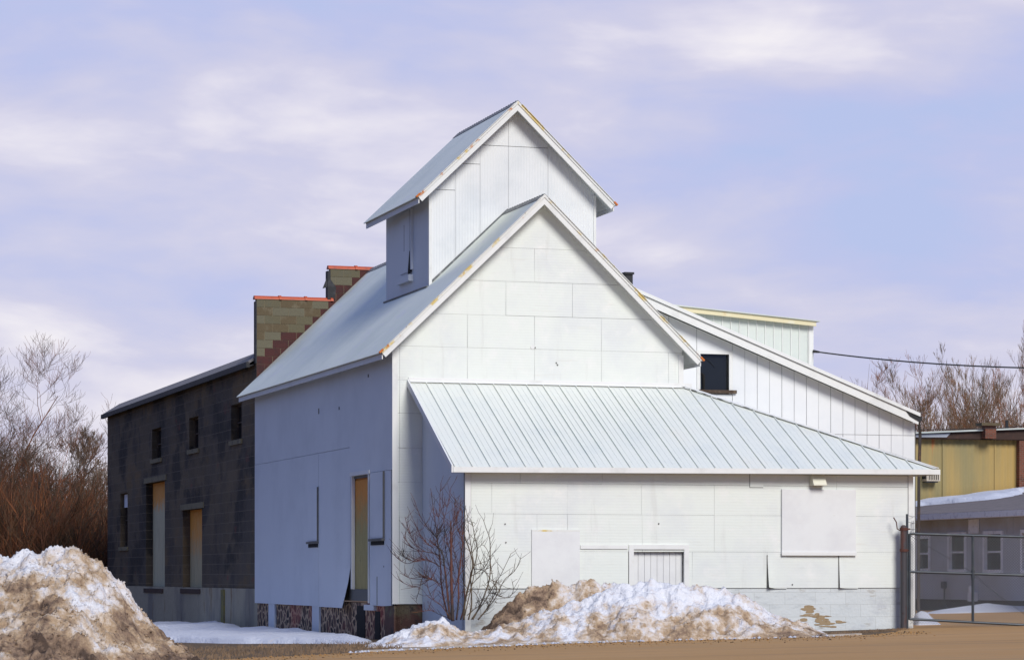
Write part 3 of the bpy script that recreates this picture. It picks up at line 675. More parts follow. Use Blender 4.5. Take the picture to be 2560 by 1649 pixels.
for (v0,v1,z0,z1,kd) in ops:
    mb = MB()
    if kd == 'd':
        n = 6
        for i in range(n): mb.box(GU+.26,GU+.30,v0+(v1-v0)*i/n+.008,v0+(v1-v0)*(i+1)/n-.008,z0,z1)
        mb.box(GU+.30,GU+.34,v0,v1,z0,z1)
        d = mb.build('door', M['door_a'] if z1 > 4.4 else M['door_b'], wh)
        b = MB(); b.box(GU-.09,GU+.25,v0-.05,v1+.05,z0-.16,z0-.002); b.build('sill', M['brown_fascia'], d)
        b = MB(); b.box(GU-.03,GU+.25,v0-.35,v1+.35,z1+.002,z1+.2); b.build('lintel', M['lintel'], d)
    else:
        mb.box(GU+.24,GU+.28,v0,v1,z0,z1)
        d = mb.build('window', M['glass'], wh)
        b = MB(); fr = .06
        b.box(GU+.19,GU+.239,v0,v0+fr,z0,z1); b.box(GU+.19,GU+.239,v1-fr,v1,z0,z1); b.box(GU+.19,GU+.239,v0+fr,v1-fr,z0,z0+fr); b.box(GU+.19,GU+.239,v0+fr,v1-fr,z1-fr,z1)
        b.box(GU+.2,GU+.236,(v0+v1)/2-.02,(v0+v1)/2+.02,z0+fr,z1-fr); b.box(GU+.19,GU+.2385,v0+fr,v1-fr,(z0+z1)/2-.02,(z0+z1)/2+.02)
        b.build('frame', M['dark_wood'], d)
        if kd == 's':
            b = MB(); b.box(GU+.15,GU+.185,v0+.05,v1-.05,z1-.55,z1-.03); b.build('panel', M['grey_frame'], d)
        b = MB(); b.box(GU-.06,GU+.19,v0-.15,v1+.15,z0-.15,z0-.002); b.build('sill', M['lintel'], d)
mb = MB()   # roof: sloping edge then low roof
mb.poly_v([(GU-.2,GZ+.06),(GU+.5,GZ+.50),(6,GZ+.9),(12.3,GZ+.3),(12.3,GZ+.2),(6,GZ+.8),(GU+.5,GZ+.4),(GU-.2,GZ-.02)], GV0+.26, GV1+.1)
mb.build('roof', M['shingle'], wh)
mb = MB(); mb.poly_v([(GU-.26,GZ-.13),(GU-.16,GZ-.13),(GU-.16,GZ+.04),(GU-.26,GZ+.04)], GV0+.26, GV1+.12)
mb.poly_v([(GU-.16,GZ-.06),(GU-.002,GZ-.02),(GU-.002,GZ-.06),(GU-.16,GZ-.1)], GV0+.26, GV1+.1)
mb.build('gutter', M['tar'], wh)
# stepped parapet of blocks
BH, BW = .25, .5
steps = [(GU,2.52,10.07),(2.52,5.1,11.07),(5.1,7.4,10.07)]
mb = MB()
for a,c,zt in steps: mb.box(a+.01,c-.0 if c > 6 else c,GV0+.01,GV0+.24,6.2,zt,4)
z = 11.07; row = 0
while z > 6.4:
    off = 0 if row % 2 else BW/2
    u = GU-off
    while u < 7.4:
        a, c = max(u,GU)+.006, min(u+BW,7.4)-.006
        zc = z-BH/2
        if zc > 10.07: a = max(a,2.52); c = min(c,5.1)
        if c-a > .08:
            ur_ = CU - (ZR-zc)/PT
            red = a > ur_-.62
            mi = 3 if red else rr.choice((0,0,2,2,1))
            if not red and rr.random() < .06: mi = 1
            mb.box(a, c, GV0-.002, GV0+.012, z-BH+.006, z-.006, mi)
        u += BW
    z -= BH; row += 1
pp = mb.build('parapet', [M['block_a'],M['block_b'],M['block_c'],M['block_red'],M['mortar']], wh)
for a,c,zt in steps:
    mb = MB(); n = max(1,round((c-a)/.83)); 
    for i in range(n):
        x0 = a-.06+(c-a+.12)*i/n; x1 = a-.06+(c-a+.12)*(i+1)/n
        for (q0,q1,rad) in ((x0,x1-.004,.115),(x1-.05,x1+.03,.14)):
            vs = []; fs = []; K = 8
            for xx in (q0,q1):
                for k in range(K+1):
                    t = math.pi*k/K; vs.append((xx, GV0+.12-math.cos(t)*rad*1.25, zt+math.sin(t)*rad-.005))
            for k in range(K): fs.append((k,k+1,K+1+k+1,K+1+k))
            fs.append(tuple(range(K+1))); fs.append(tuple(range(2*K+1,K,-1))); fs.append((0,K+1,2*K+1,K))
            mb.add(vs, fs)
    mb.build('coping', M['clay'], pp, smooth=False)
mb = MB(); mb.box(GU-.03,GU+.006,GV0-.02,GV0+.26,8.1,10.0); mb.build('flashing', M['tar'], pp); mb = MB(); mb.box(2.43,2.518,GV0-.03,GV0+.26,10.12,11.0)
mb.poly_v([(2.44,10.85),(2.28,10.45),(2.44,10.5)], GV0+.0, GV0+.05); mb.poly_v([(2.515,10.2),(2.66,10.12),(2.70,10.5),(2.515,10.75)], GV0-.012, GV0-.004)
mb.build('flashing', M['tar'], pp)
mb = MB(); v,z = MILL.onu(563,1470,GU); mb.box(GU-.10,GU-.061,v-.25,v+.25,-.0,1.15); mb.build('downpipe', M['conc_base'] if False else mat('yellow_moss_stain',(.22,.19,.05),.9,[(4,(.15,.13,.07),.45,.6)]), wh)

# ================================================================== PANEL SHED (right, behind)
sh = MILL.root('panelled_shed')
tag(sh, 'white shed of vertical panels with a sloping roof and roof monitor right of the mill', 'shed')
SV = 4.0; SU0 = 5.6; SU1, _ = MILL.onv(2289,1400,SV); SP = .383
def sz(u): return 9.12 - SP*(u-8.0)
u_tip, z_tip = MILL.onv(2297,1042,SV-.3)
wu0, wz1 = MILL.onv(1750,884,SV); wu1, wz0 = MILL.onv(1822,975,SV)
mb = MB(); ST = .26
def shed_poly(a, c, z0): return [(a,z0),(c,z0),(c,sz(c)-ST),(a,sz(a)-ST)]
mb.poly_v(shed_poly(7.66,wu0,.2), SV, SV+.15, 1); mb.poly_v(shed_poly(wu1,SU1,.2), SV, SV+.15, 1)
mb.poly_v(shed_poly(wu0,wu1,wz1), SV, SV+.15, 1); mb.box(wu0,wu1,SV,SV+.15,.2,wz0,1)
mb.poly_v([(SU0,sz(SU0)-1.2),(7.66,sz(7.66)-1.8),(7.66,sz(7.66)-ST),(SU0,sz(SU0)-ST)], SV, SV+.15, 1)
us = [7.66]; x = wu1+.12
xs = []; x0s = MILL.onv(1822+14,1000,SV)[0]
pxs = [1640,1672,1705,1725,1750]; 
us = [7.66,8.0,8.36,8.72,wu0-.1]
grp = [(a,c,.2,None) for a,c in zip(us[:-1],us[1:])]
grp += [(wu0-.1,wu1+.1,wz1+.1,None),(wu0-.1,wu1+.1,.2,wz0-.12)]
u = wu1+.1; k=0
while u < SU1-.05:
    c = min(u+.362, SU1); grp.append((u,c,.2,None)); u += .362
zs_seam = MILL.onv(2200,1087,SV)[1]
for (a,c,z0,z1) in grp:
    pieces = [(z0, z1)]
    if a > 13.3 and z1 is None: pieces = [(z0, zs_seam-.006), (zs_seam+.006, None)]
    for (p0,p1) in pieces:
        q = [(a+.006,p0),(c-.006,p0),(c-.006,p1 if p1 else sz(c)-ST),(a+.006,p1 if p1 else sz(a)-ST)]
        jitter_panel_v(mb, q, SV, .014, 0, .003)
mb.build('front_wall', [M['vpanel'], M['backing']], sh)
mb = MB(); mb.box(SU1-.15,SU1,SV+.15,15,.2,sz(SU1)-ST-.02); mb.build('side_wall', M['vpanel'], sh)
mb = MB(); mb.poly_v(shed_poly(7.66,SU1,.2), 15, 15.15); mb.build('rear_wall', M['vpanel'], sh)
mb = MB(); mb.box(wu0,wu1,SV+.09,SV+.12,wz0,wz1); wn = mb.build('window', M['glass'], sh)
mb = MB(); mb.box(wu0-.1,wu0,SV-.03,SV+.1,wz0-.1,wz1+.1); mb.box(wu1,wu1+.1,SV-.03,SV+.1,wz0-.1,wz1+.1); mb.box(wu0,wu1,SV-.03,SV+.1,wz1,wz1+.1); mb.build('frame', M['trim'], wn)
mb = MB(); mb.box(wu0-.05,wu1+.2,SV-.09,SV+.09,wz0-.09,wz0-.003); mb.build('sill', M['dark_wood'], wn)
mb = MB(); mb.tube([(wu0+.14,SV+.07,wz0),(wu0+.13,SV+.07,wz0+.38),(wu0+.09,SV+.07,wz0+.46)],[.03,.04,.015],6); mb.tube([(wu0+.09,SV+.075,wz0+.40),(wu0+.0,SV+.07,wz0+.52)],.012,5)
mb.tube([(wu0+.05,SV+.07,wz1-.05),(wu0+.3,SV+.07,wz1-.2),(wu0+.45,SV+.07,wz1-.35)],.005,4); mb.build('broken_bracket', M['void'], wn)
mb = MB(); mb.poly_v([(SU0,sz(SU0)),(u_tip,sz(u_tip)),(u_tip,sz(u_tip)-.07),(SU0,sz(SU0)-.07)], SV-.38, 15.4)
shr = mb.build('roof', M['roof'], sh)
mb = MB(); mb.poly_v([(SU0,sz(SU0)-.09),(u_tip-.02,sz(u_tip)-.09),(u_tip-.04,sz(u_tip)-.30),(SU0,sz(SU0)-.30)], SV-.36, SV-.32)
mb.poly_v([(SU0,sz(SU0)+.012),(u_tip,sz(u_tip)+.012),(u_tip,sz(u_tip)-.085),(SU0,sz(SU0)-.085)], SV-.41, SV-.382)
mb.build('rake_board', M['trim'], sh)
mb = MB(); mb.poly_v([(SU0,sz(SU0)-.072),(u_tip-.3,sz(u_tip-.3)-.072),(u_tip-.3,sz(u_tip-.3)-.1),(SU0,sz(SU0)-.1)], SV-.315, SV-.0); mb.build('soffit', M['soffit'], sh)
mb = MB(); mb.poly_v([(u_tip-.42,sz(u_tip-.42)-.10),(u_tip+.02,sz(u_tip)-.09),(u_tip+.02,sz(u_tip)-.25),(u_tip-.3,sz(u_tip-.3)-.2)], SV-.375, SV-.362); mb.box(u_tip,u_tip+.1,SV-.3,15,sz(u_tip)-.2,sz(u_tip)-.08); mb.build('gutter', M['tar'], sh)
mb = MB(); mb.tube([(u_tip+.02,SV-.25,sz(u_tip)-.15),(SU1+.08,SV-.12,sz(u_tip)-.55),(SU1+.06,SV-.08,4.2),(SU1+.05,SV-.08,.5)], .045, 8, 0); mb.build('downspout', M['pipe'], sh)
# monitor
MV = 7.0; mu1, mzt = MILL.onv(2032,802,MV); mu0 = 7.4
def mz(u): return mzt + .075*(mu1-u)
mb = MB(); mb.poly_v([(mu0,sz(mu0)-.5),(mu1,sz(mu1)-.3),(mu1,mz(mu1)-.12),(mu0,mz(mu0)-.12)], MV, MV+3.5)
u = mu0+.1
while u < mu1:
    mb.box(u,u+.02,MV-.035,MV-.001,sz(u)-.2,mz(u)-.14,1); u += .262
mb.box(mu1-.13,mu1+.01,MV-.03,MV-.001,sz(mu1)-.2,mz(mu1)-.13,1)
mo = mb.build('roof_monitor', [M['monitor'],M['trim']], sh)
mb = MB(); mb.poly_v([(mu0,mz(mu0)),(mu1+.12,mz(mu1+.12)),(mu1+.12,mz(mu1)-.04),(mu0,mz(mu0)-.04)], MV-.25, MV+3.7); mb.build('roof', M['roof'], mo)
mb = MB(); mb.poly_v([(mu0,mz(mu0)-.042),(mu1+.02,mz(mu1)-.042),(mu1+.02,mz(mu1)-.17),(mu0,mz(mu0)-.17)], MV-.2, MV-.16); mb.build('fascia', M['monitor_trim'], mo)
mb = MB(); a,zt = MILL.onv(1563,680,8.5); c,_ = MILL.onv(1582,680,8.5); mb.box(a,c,8.5,8.8,sz(a)-.5,zt-.06); mb.box(a-.03,c+.03,8.46,8.84,zt-.06,zt); mb.build('flue', M['tar'], sh)

# ================================================================== GREY OFFICE and YELLOW METAL BUILDING
GB = Frame(16.32, 88.0)
go = GB.root('grey_office')
tag(go, 'low grey board building with sash windows and a snowy roof behind the gate', 'building')
wins = [(2290,2326,1338,1428),(2371,2416,1329,1430),(2459,2508,1326,1431),(2553,2602,1322,1432)]
mb = MB(); gw = []
for (a,c,t,bt) in wins:
    v1,_ = GB.onu(a,t,0); v0,_ = GB.onu(c,t,0); vm=(a+c)/2; _,zt = GB.onu(vm,t,0); _,zb = GB.onu(vm,bt,0); gw.append((v0,v1,zb,zt))
vs_ = sorted([-6.,18.] + [g[0] for g in gw] + [g[1] for g in gw])
for a, c in zip(vs_[:-1], vs_[1:]):
    mid=(a+c)/2; o = [g for g in gw if g[0] < mid < g[1]]
    if o: mb.box(0,.15,a,c,.8,o[0][2]); mb.box(0,.15,a,c,o[0][3],3.52)
    else: mb.box(0,.15,a,c,.8,3.52)
v = -6.
while v < 17.9: 
    if not any(g[0]-.15 < v < g[1]+.15 for g in gw): mb.box(-.012,-.001,v,v+.04,.8,3.6)
    v += .42
mb.build('wall', M['grey_wall'], go)
mb = MB(); mb.box(.05,.15,-6,18,.1,.8); mb.box(.15,7.6,-6.2,-6.0,.1,3.7); mb.build('foundation', M['base_dark'], go)
for (v0,v1,z0,z1) in gw:
    b = MB(); b.box(.08,.1,v0+.1,v1-.1,z0+.1,z1-.1); wn = b.build('window', M['glass'], go)
    b = MB(); b.box(.074,.079,v0+.15,v1-.15,(z0+z1)/2+.04,z1-.15); b.build('pane', M['glass_green'], wn)
    b = MB(); f=.11; b.box(-.04,.1,v0,v0+f,z0,z1); b.box(-.04,.1,v1-f,v1,z0,z1); b.box(-.04,.1,v0+f,v1-f,z1-f,z1); b.box(-.06,.1,v0+f,v1-f,z0,z0+f)
    b.box(.03,.079,v0+f,v1-f,(z0+z1)/2-.03,(z0+z1)/2+.03); b.build('frame', M['grey_frame'], wn)
mb = MB(); ez = 3.49
mb.poly_v([(-.45,ez+.21),(9.6,ez+1.468),(15,ez+1.2),(15,ez+1.1),(9.6,ez+1.38),(-.45,ez+.13)], -6.2, 17.64); gr = mb.build('roof', M['shingle_brown'], go)
mb = MB(); mb.box(-.49,-.451,-6.2,17.6,ez+.0,ez+.2); mb.box(-.451,-.02,-6.2,17.6,ez+.0,ez+.03); mb.build('fascia', M['grey_frame'], go)
mb = MB(); a,zt = GB.onu(2426,1304,0); c,zb = GB.onu(2449,1332,0); mb.box(-.08,-.014,c,a,zb,ez-.02); mb.build('wall_box', M['grey_frame'], go)
mb = MB(); a,zt = GB.onu(2360,1452,0); c,zb = GB.onu(2368,1470,0); mb.box(-.12,-.014,c,a,zb,zt)
mb.tube([(-.05,(a+c)/2,zb),(-.05,(a+c)/2,zb-.5),(-.05,(a+c)/2-.3,zb-.75)],.025,6); mb.build('meter_box', M['meter'], go)
b = MB(); a,_ = GB.onu(2441,1480,0); b.box(-.25,-.014,a-.15,a+.15,.75,1.05); b.tube([(-.2,a,1.0),(-.25,a,1.25)],.06,8); b.build('wall_tap', M['grey_frame'], go)
# snow on the roof: uneven patch
def roofz(u): return ez+.21+(u+.45)*.12515
mb = MB(); nx, ny = 70, 30; vs=[]
for i in range(nx+1):
    for j in range(ny+1):
        u = 2.6+6.9*i/nx; fr_ = interp([(2.6,17.3),(3.2,15.9),(3.6,15.0),(4.8,11.9),(6,12.4),(7,13.6),(8.4,16.0),(9.6,17.5)],u)+.5*noise.noise(Vector((u*1.6,2,0)))+.25*noise.noise(Vector((u*5,5,0)))
        fr_ = min(fr_,17.4); v = fr_+(17.62-fr_)*j/ny
        h = .15*min(1,j/3)*(1+.5*noise.noise(Vector((u,v,3))))*min(1,(u-2.6)/.3)
        vs.append((u,v,roofz(u)+.004+h))
fs=[(i*(ny+1)+j,(i+1)*(ny+1)+j,(i+1)*(ny+1)+j+1,i*(ny+1)+j+1) for i in range(nx) for j in range(ny)]
mb.add(vs,fs); so = mb.build('roof_snow', M['snow_shade_tint'], None, smooth=True, recalc=True)
so.location = (GB.ox,GB.oy,0); so.rotation_euler=(0,0,ROT)
tag(so, 'sheet of old snow lying on the grey office roof below the yellow cladding', 'snow')

_p = GB.world(0,18.0); YB = Frame(_p.x, _p.y)
yb = YB.root('yellow_metal_building')
tag(yb, 'taller building clad in faded yellow-green ribbed metal behind the grey office', 'building')
WZ = YB.onv(2420,1097,0)[1]
def top_z(u): return WZ+.17+.052*(u-4.9)
mb = MB()
corr(mb, (1,0,0), (1,0,0), 24, (0,0,1), WZ, (0,-1,0), .24, .014, .03, seg=6)
mb.box(1,25,.06,.3,0,WZ); mb.box(1,1.3,.3,14,0,WZ); mb.build('wall', M['yellow'], yb)
mb = MB(); mb.poly_v([(.6,WZ),(25.4,WZ),(25.4,top_z(25.4)),(.6,top_z(.6))], -.30, .3); mb.build('fascia', M['brown_fascia'], yb)
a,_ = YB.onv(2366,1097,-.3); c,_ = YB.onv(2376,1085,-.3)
mb = MB(); mb.poly_v([(.7,WZ+.04),(a,WZ+.04),(c,top_z(c)-.03),(.7,top_z(.7)-.03)], -.325, -.303); mb.build('flashing', M['fascia_sheen'], yb)  # pale piece paints a bluish reflection on the fascia, not a separate flashing
mb = MB(); mb.poly_v([(.4,top_z(.4)+.002),(25.6,top_z(25.6)+.002),(25.6,top_z(25.6)+.06),(.4,top_z(.4)+.06)], -.45, 14); mb.build('roof', M['roof'], yb)
a,zt = YB.onv(2460,1064,-.5); c,zb = YB.onv(2487,1096,-.5)
mb = MB(); mb.box(a,c,-.62,-.305,zb,zt); ch = mb.build('chimney', M['brick_front'], yb)
mb = MB(); mb.box(a-.22,c+.12,-.75,-.25,zt,zt+.11); mb.build('cap', M['block_b'], ch)
a,_ = YB.onv(2549,1200,-.3); mb = MB(); mb.box(a,a+3,-.28,-.04,0,WZ-.01); mb.build('brick_pier', M['brick_front'], yb)
mb = MB(); a,zt = YB.onv(2517,1050,.5); mb.tube([(a,.5,WZ+.2),(a,.5,zt)],.06,6); mb.build('vent_pipe', M['tar'], yb)
for px_ in (2357,2487): 
    a,_ = YB.onv(px_,1200,0); b = MB(); b.box(a-.03,a+.03,-.034,-.018,0,WZ-.02); b.build('sheet_lap', M['yellow'], yb)
a,zt = YB.onv(2316,1173,-.4); c,zb = YB.onv(2350,1202,-.4)
acr = empty('air_conditioner', YB.world((a+c)/2,-.03,zb), ROT); tag(acr, 'beige window air conditioner sticking out of the yellow metal wall', 'air conditioner')
hw = abs(a-c)/2; hh = zt-zb
mb = MB(); mb.box(-hw,hw,-.40,0,0,hh); mb.build('case', M['ac'], acr, bevel=.01)
mb = MB(); mb.box(-hw+.04,hw-.04,-.406,-.4005,.05,hh-.05,1)
for i in range(7): x = -hw+.06+(2*hw-.12)*i/6; mb.box(x-.016,x+.016,-.425,-.4065,.05,hh-.05)
for i in range(4): y = -.35+.09*i; mb.box(-hw-.012,-hw-.001,y,y+.05,.08,hh-.08,1)
mb.build('grille', [M['ac'],M['void']], acr)
mb = MB(); mb.box(-hw+.05,hw-.05,-.3,-.0,-.05,-.001); mb.build('bracket', M['meter'], acr)

# ================================================================== GATE
def gz(px,py,Y=67.6): p = at(px,py,Y); return p
Yg = 67.5
gp = at(2259,1572,Yg); 
base = (gp.x, Yg, ground_z(gp.x,Yg)); 
post = empty('gate_post', base); tag(post, 'thick rusty brown gate post beside the lean-to corner', 'post')
ph = at(2259,1315,Yg).z - base[2]
mb = MB(); mb.tube([(0,0,-.3),(0,0,ph-.02)], .078, 16); 
mb.tube([(0,0,ph-.03),(0,0,ph+.0),(0,0,ph+.035)],[.082,.075,.03],16); mb.build('pipe', M['post_rust'], post, smooth=False)
mb = MB(); 
RB = mat('red_rust_band',(.10,.035,.025),.8,[(8,(.08,.03,.02),.5,.7)])
z_ = ph-.62; mb.tube([(0,0,z_),(0,0,z_+.07)], .095, 16); mb.box(.05,.16,-.02,.02,z_+.015,z_+.055); mb.build('hinge_band', RB, post)
mb = MB(); z_ = ph-.10; mb.tube([(0,0,z_),(0,0,z_+.07)], .095, 16); mb.box(.05,.16,-.02,.02,z_+.015,z_+.055)
mb.tube([(-.08,0,ph-.1),(-.16,-.02,ph-.06),(-.18,-.03,ph+.1),(-.25,-.03,ph+.22)],.014,6); mb.build('hinge_band', RB, post)
fpx = at(2271,1560,Yg)
fpost = empty('fence_post', (fpx.x,Yg+.02,ground_z(fpx.x,Yg))); tag(fpost, 'slim grey steel post with wire strands beside the thick rusty post', 'post')
fh = at(2268,1284,Yg).z-ground_z(fpx.x,Yg)
mb = MB(); mb.tube([(-.03,0,-.3),(-.03,0,fh)], .030, 10); mb.build('pipe', M['galv'], fpost)
mb = MB()
for i,(y0,y1) in enumerate(((1287,1290),(1303,1306),(1319,1322))):
    p0 = at(2268,y0,Yg); p1 = at(2293,y1,Yg+.6); o=Vector(fpost.location)
    mb.tube([p0-o, (p0+p1)/2-o+Vector((0,0,-.02)), p1-o], .006, 4)
for pxx in (2280,2284): mb.tube([at(pxx,1300,Yg+.3)-Vector(fpost.location), at(pxx,1335,Yg+.3)-Vector(fpost.location)], .006, 4)
mb.build('wire_strand', M['link'], fpost)
gx0 = at(2273,1500,Yg).x; 
gate = empty('chain_link_gate', (gx0,Yg,ground_z(gx0,Yg))); tag(gate, 'grey tubular chain link gate closing the yard at the right', 'gate')
GO = Vector(gate.location)
def gp_(px,py): return at(px,py,Yg)-GO
XR = 2760
def rail_y(k, px):
    t=(px-2272)/(2560-2272); a,c = ((1333,1341),(1428,1437),(1546,1561))[k]; return a+(c-a)*t
mb = MB()
for k in range(3):
    mb.tube([gp_(2274,rail_y(k,2274)), gp_(XR,rail_y(k,XR))], .033, 10)
for px in (2274,2432,2592,XR):
    mb.tube([gp_(px,rail_y(0,px)), gp_(px,rail_y(2,px)+2)], .030 if px != 2432 else .034, 10)
mb.tube([gp_(2274,rail_y(0,2274)+4), gp_(2432,1430), gp_(2510,1500)], .006, 5)
mb.tube([gp_(2432,1437), gp_(2592,rail_y(2,2592)-5)], .006, 5)
for px in (2432,): mb.tube([gp_(px,1425),gp_(px,1446)],.05,10)
mb.build('frame', M['galv'], gate)
mb = MB()
x0 = gp_(2276,1400).x; x1 = gp_(XR,1400).x; zt = gp_(2276,1334).z-.01; zb = gp_(2276,1552).z-.06; H = zt-zb; s_ = .068
def zsh(x): return -(x-x0)*.05
i = -int(H/s_)-1
while x0+i*s_ < x1:
    for sg in (1,-1):
        a = x0+i*s_; xa = a if sg==1 else a+H; 
        p0 = [a, zb] ; p1 = [a+H, zt]
        if sg == -1: p0, p1 = [a+H, zb], [a, zt]
        # clip in x
        def cl(p, q, xc): t=(xc-p[0])/(q[0]-p[0]); return [xc, p[1]+(q[1]-p[1])*t]
        P0, P1 = p0, p1
        if max(P0[0],P1[0]) <= x0 or min(P0[0],P1[0]) >= x1: continue
        if P0[0] < x0: P0 = cl(p0,p1,x0)
        if P1[0] < x0: P1 = cl(p0,p1,x0)
        if P0[0] > x1: P0 = cl(p0,p1,x1)
        if P1[0] > x1: P1 = cl(p0,p1,x1)
        yo = .004*sg
        mb.tube([(P0[0],yo-.0,P0[1]+zsh(P0[0])*.6),(P1[0],yo,P1[1]+zsh(P1[0])*.6)], .0042, 3, cap=False)
    i += 1
mb.build('chain_link', M['link'], gate, kind=None, recalc=False)

# power line
w0 = MILL.world(mu1+.02, MV-.03, 0); w0.z = at(2036,878,w0.y).z
w1 = at(3150,905,62)
mb = MB(); pts = []
for i in range(25):
    t = i/24; p = w0.lerp(w1,t); p.z -= 1.15*4*t*(1-t)*.25; pts.append(p-w0)
mb.tube(pts, .022, 6); mb.tube([pts[0]+Vector((0,0,0)), pts[0]+(pts[1]-pts[0])*.35],[.05,.03],6)
wl = mb.build('power_line', M['wire']); wl.location = w0; tag(wl, 'black power line running right from the shed roof monitor', 'cable')
p0 = at(2285,1074,100); p1 = at(2700,1050,100); mb = MB()
mb.tube([Vector((0,0,0)), (p1-p0)*.5+Vector((0,0,-.12)), p1-p0], .014, 5); wl = mb.build('thin_cable', M['wire']); wl.location = p0
tag(wl, 'thin dark cable crossing in front of the bare trees above the yellow building', 'cable')

# ================================================================== GROUND, ROAD
def sheet_mesh(name, m, xs, ys, zoff, inside=None, kind='structure'):
    mb = MB(); nx, ny = len(xs), len(ys)
    vs = [(x, y, ground_z(x,y)+zoff+(.015*noise.noise(Vector((x*.3,y*.3,1))) if False else 0)) for x in xs for y in ys]
    fs = [(i*ny+j,(i+1)*ny+j,(i+1)*ny+j+1,i*ny+j+1) for i in range(nx-1) for j in range(ny-1)]
    mb.add(vs, fs); return mb.build(name, m, kind=kind, recalc=False)
xs = [-1500,-400,-120,-60,-30,-15,-12,-8,-3,0,4,8,12,17,22,40,80,160,500,1500]; ys = [-200,-40,0,20,40,50,60,70,80,90,100,130,180,300,800,3000]
sheet_mesh('ground', M['ground'], xs, ys, 0)
edge = [(-60,38),(-14,47.5),(-8,52.5),(-3.2,57.6),(-1.2,59.6),(1.1,61.0),(4.0,61.4),(6.8,61.6),(8.2,62.5),(9.0,64.6),(9.5,67.2),(9.9,72),(10.5,90)]
er = [(x*.0+x+(0), y) for x,y in edge]
mb = MB()
far = []
# road: strips from the edge towards the camera (front) and to the right
fine = []
for i in range(len(edge)-1):
    for k in range(4):
        t=k/4; fine.append((edge[i][0]+(edge[i+1][0]-edge[i][0])*t, edge[i][1]+(edge[i+1][1]-edge[i][1])*t))
fine.append(edge[-1])
def wob(i): return .06*noise.noise(Vector((i*.7,0,0)))
# front part: for each x column between -60 and 9.0
vs=[];fs=[]
colsx = sorted(set([p[0] for p in fine if p[0] <= 9.0001]))
def ey(x):
    for i in range(len(edge)-1):
        if edge[i][0] <= x <= edge[i+1][0]: return edge[i][1]+(edge[i+1][1]-edge[i][1])*(x-edge[i][0])/(edge[i+1][0]-edge[i][0])
for x in colsx:
    e = ey(x)
    for y in (-60, 0, 20, 35 if e>36 else e-1, e): vs.append((x,y,ground_z(x,y)+.004))
n=len(colsx)
fs=[(i*5+j,(i+1)*5+j,(i+1)*5+j+1,i*5+j+1) for i in range(n-1) for j in range(4)]
mb.add(vs,fs)
# right part: rows
vs=[]; rowsy=[-60,0,20,35,ey(9.0)]+[p[1] for p in fine if p[1]>64.7]+[130]
def ex(y):
    if y<=64.6: return 9.0
    for i in range(len(edge)-1):
        if edge[i][1] <= y <= edge[i+1][1] and edge[i][0]>=9: return edge[i][0]+(edge[i+1][0]-edge[i][0])*(y-edge[i][1])/(edge[i+1][1]-edge[i][1])
    return 10.5
for y in rowsy:
    e=ex(y)
    for x in (e,17.0 if y < 200 else 17, 60): vs.append((x,y,ground_z(x,y)+.004))
fs=[(i*3+j,i*3+j+1,(i+1)*3+j+1,(i+1)*3+j) for i in range(len(rowsy)-1) for j in range(2)]
mb.add(vs,fs)
mb.build('road', M['road'], kind='structure', recalc=False)
mb = MB(); kp = [p for p in fine if -3.3 <= p[0] <= 8.0]
for a,c in zip(kp[:-1],kp[1:]):
    d = Vector((c[0]-a[0],c[1]-a[1],0)).normalized(); s=Vector((-d.y,d.x,0))
    za, zc = ground_z(*a), ground_z(*c)
    mb.beam((a[0],a[1],za-.06),(c[0],c[1],zc-.06), s*.07, (0,0,.105))
mb.build('kerb', M['kerb'], kind='structure')

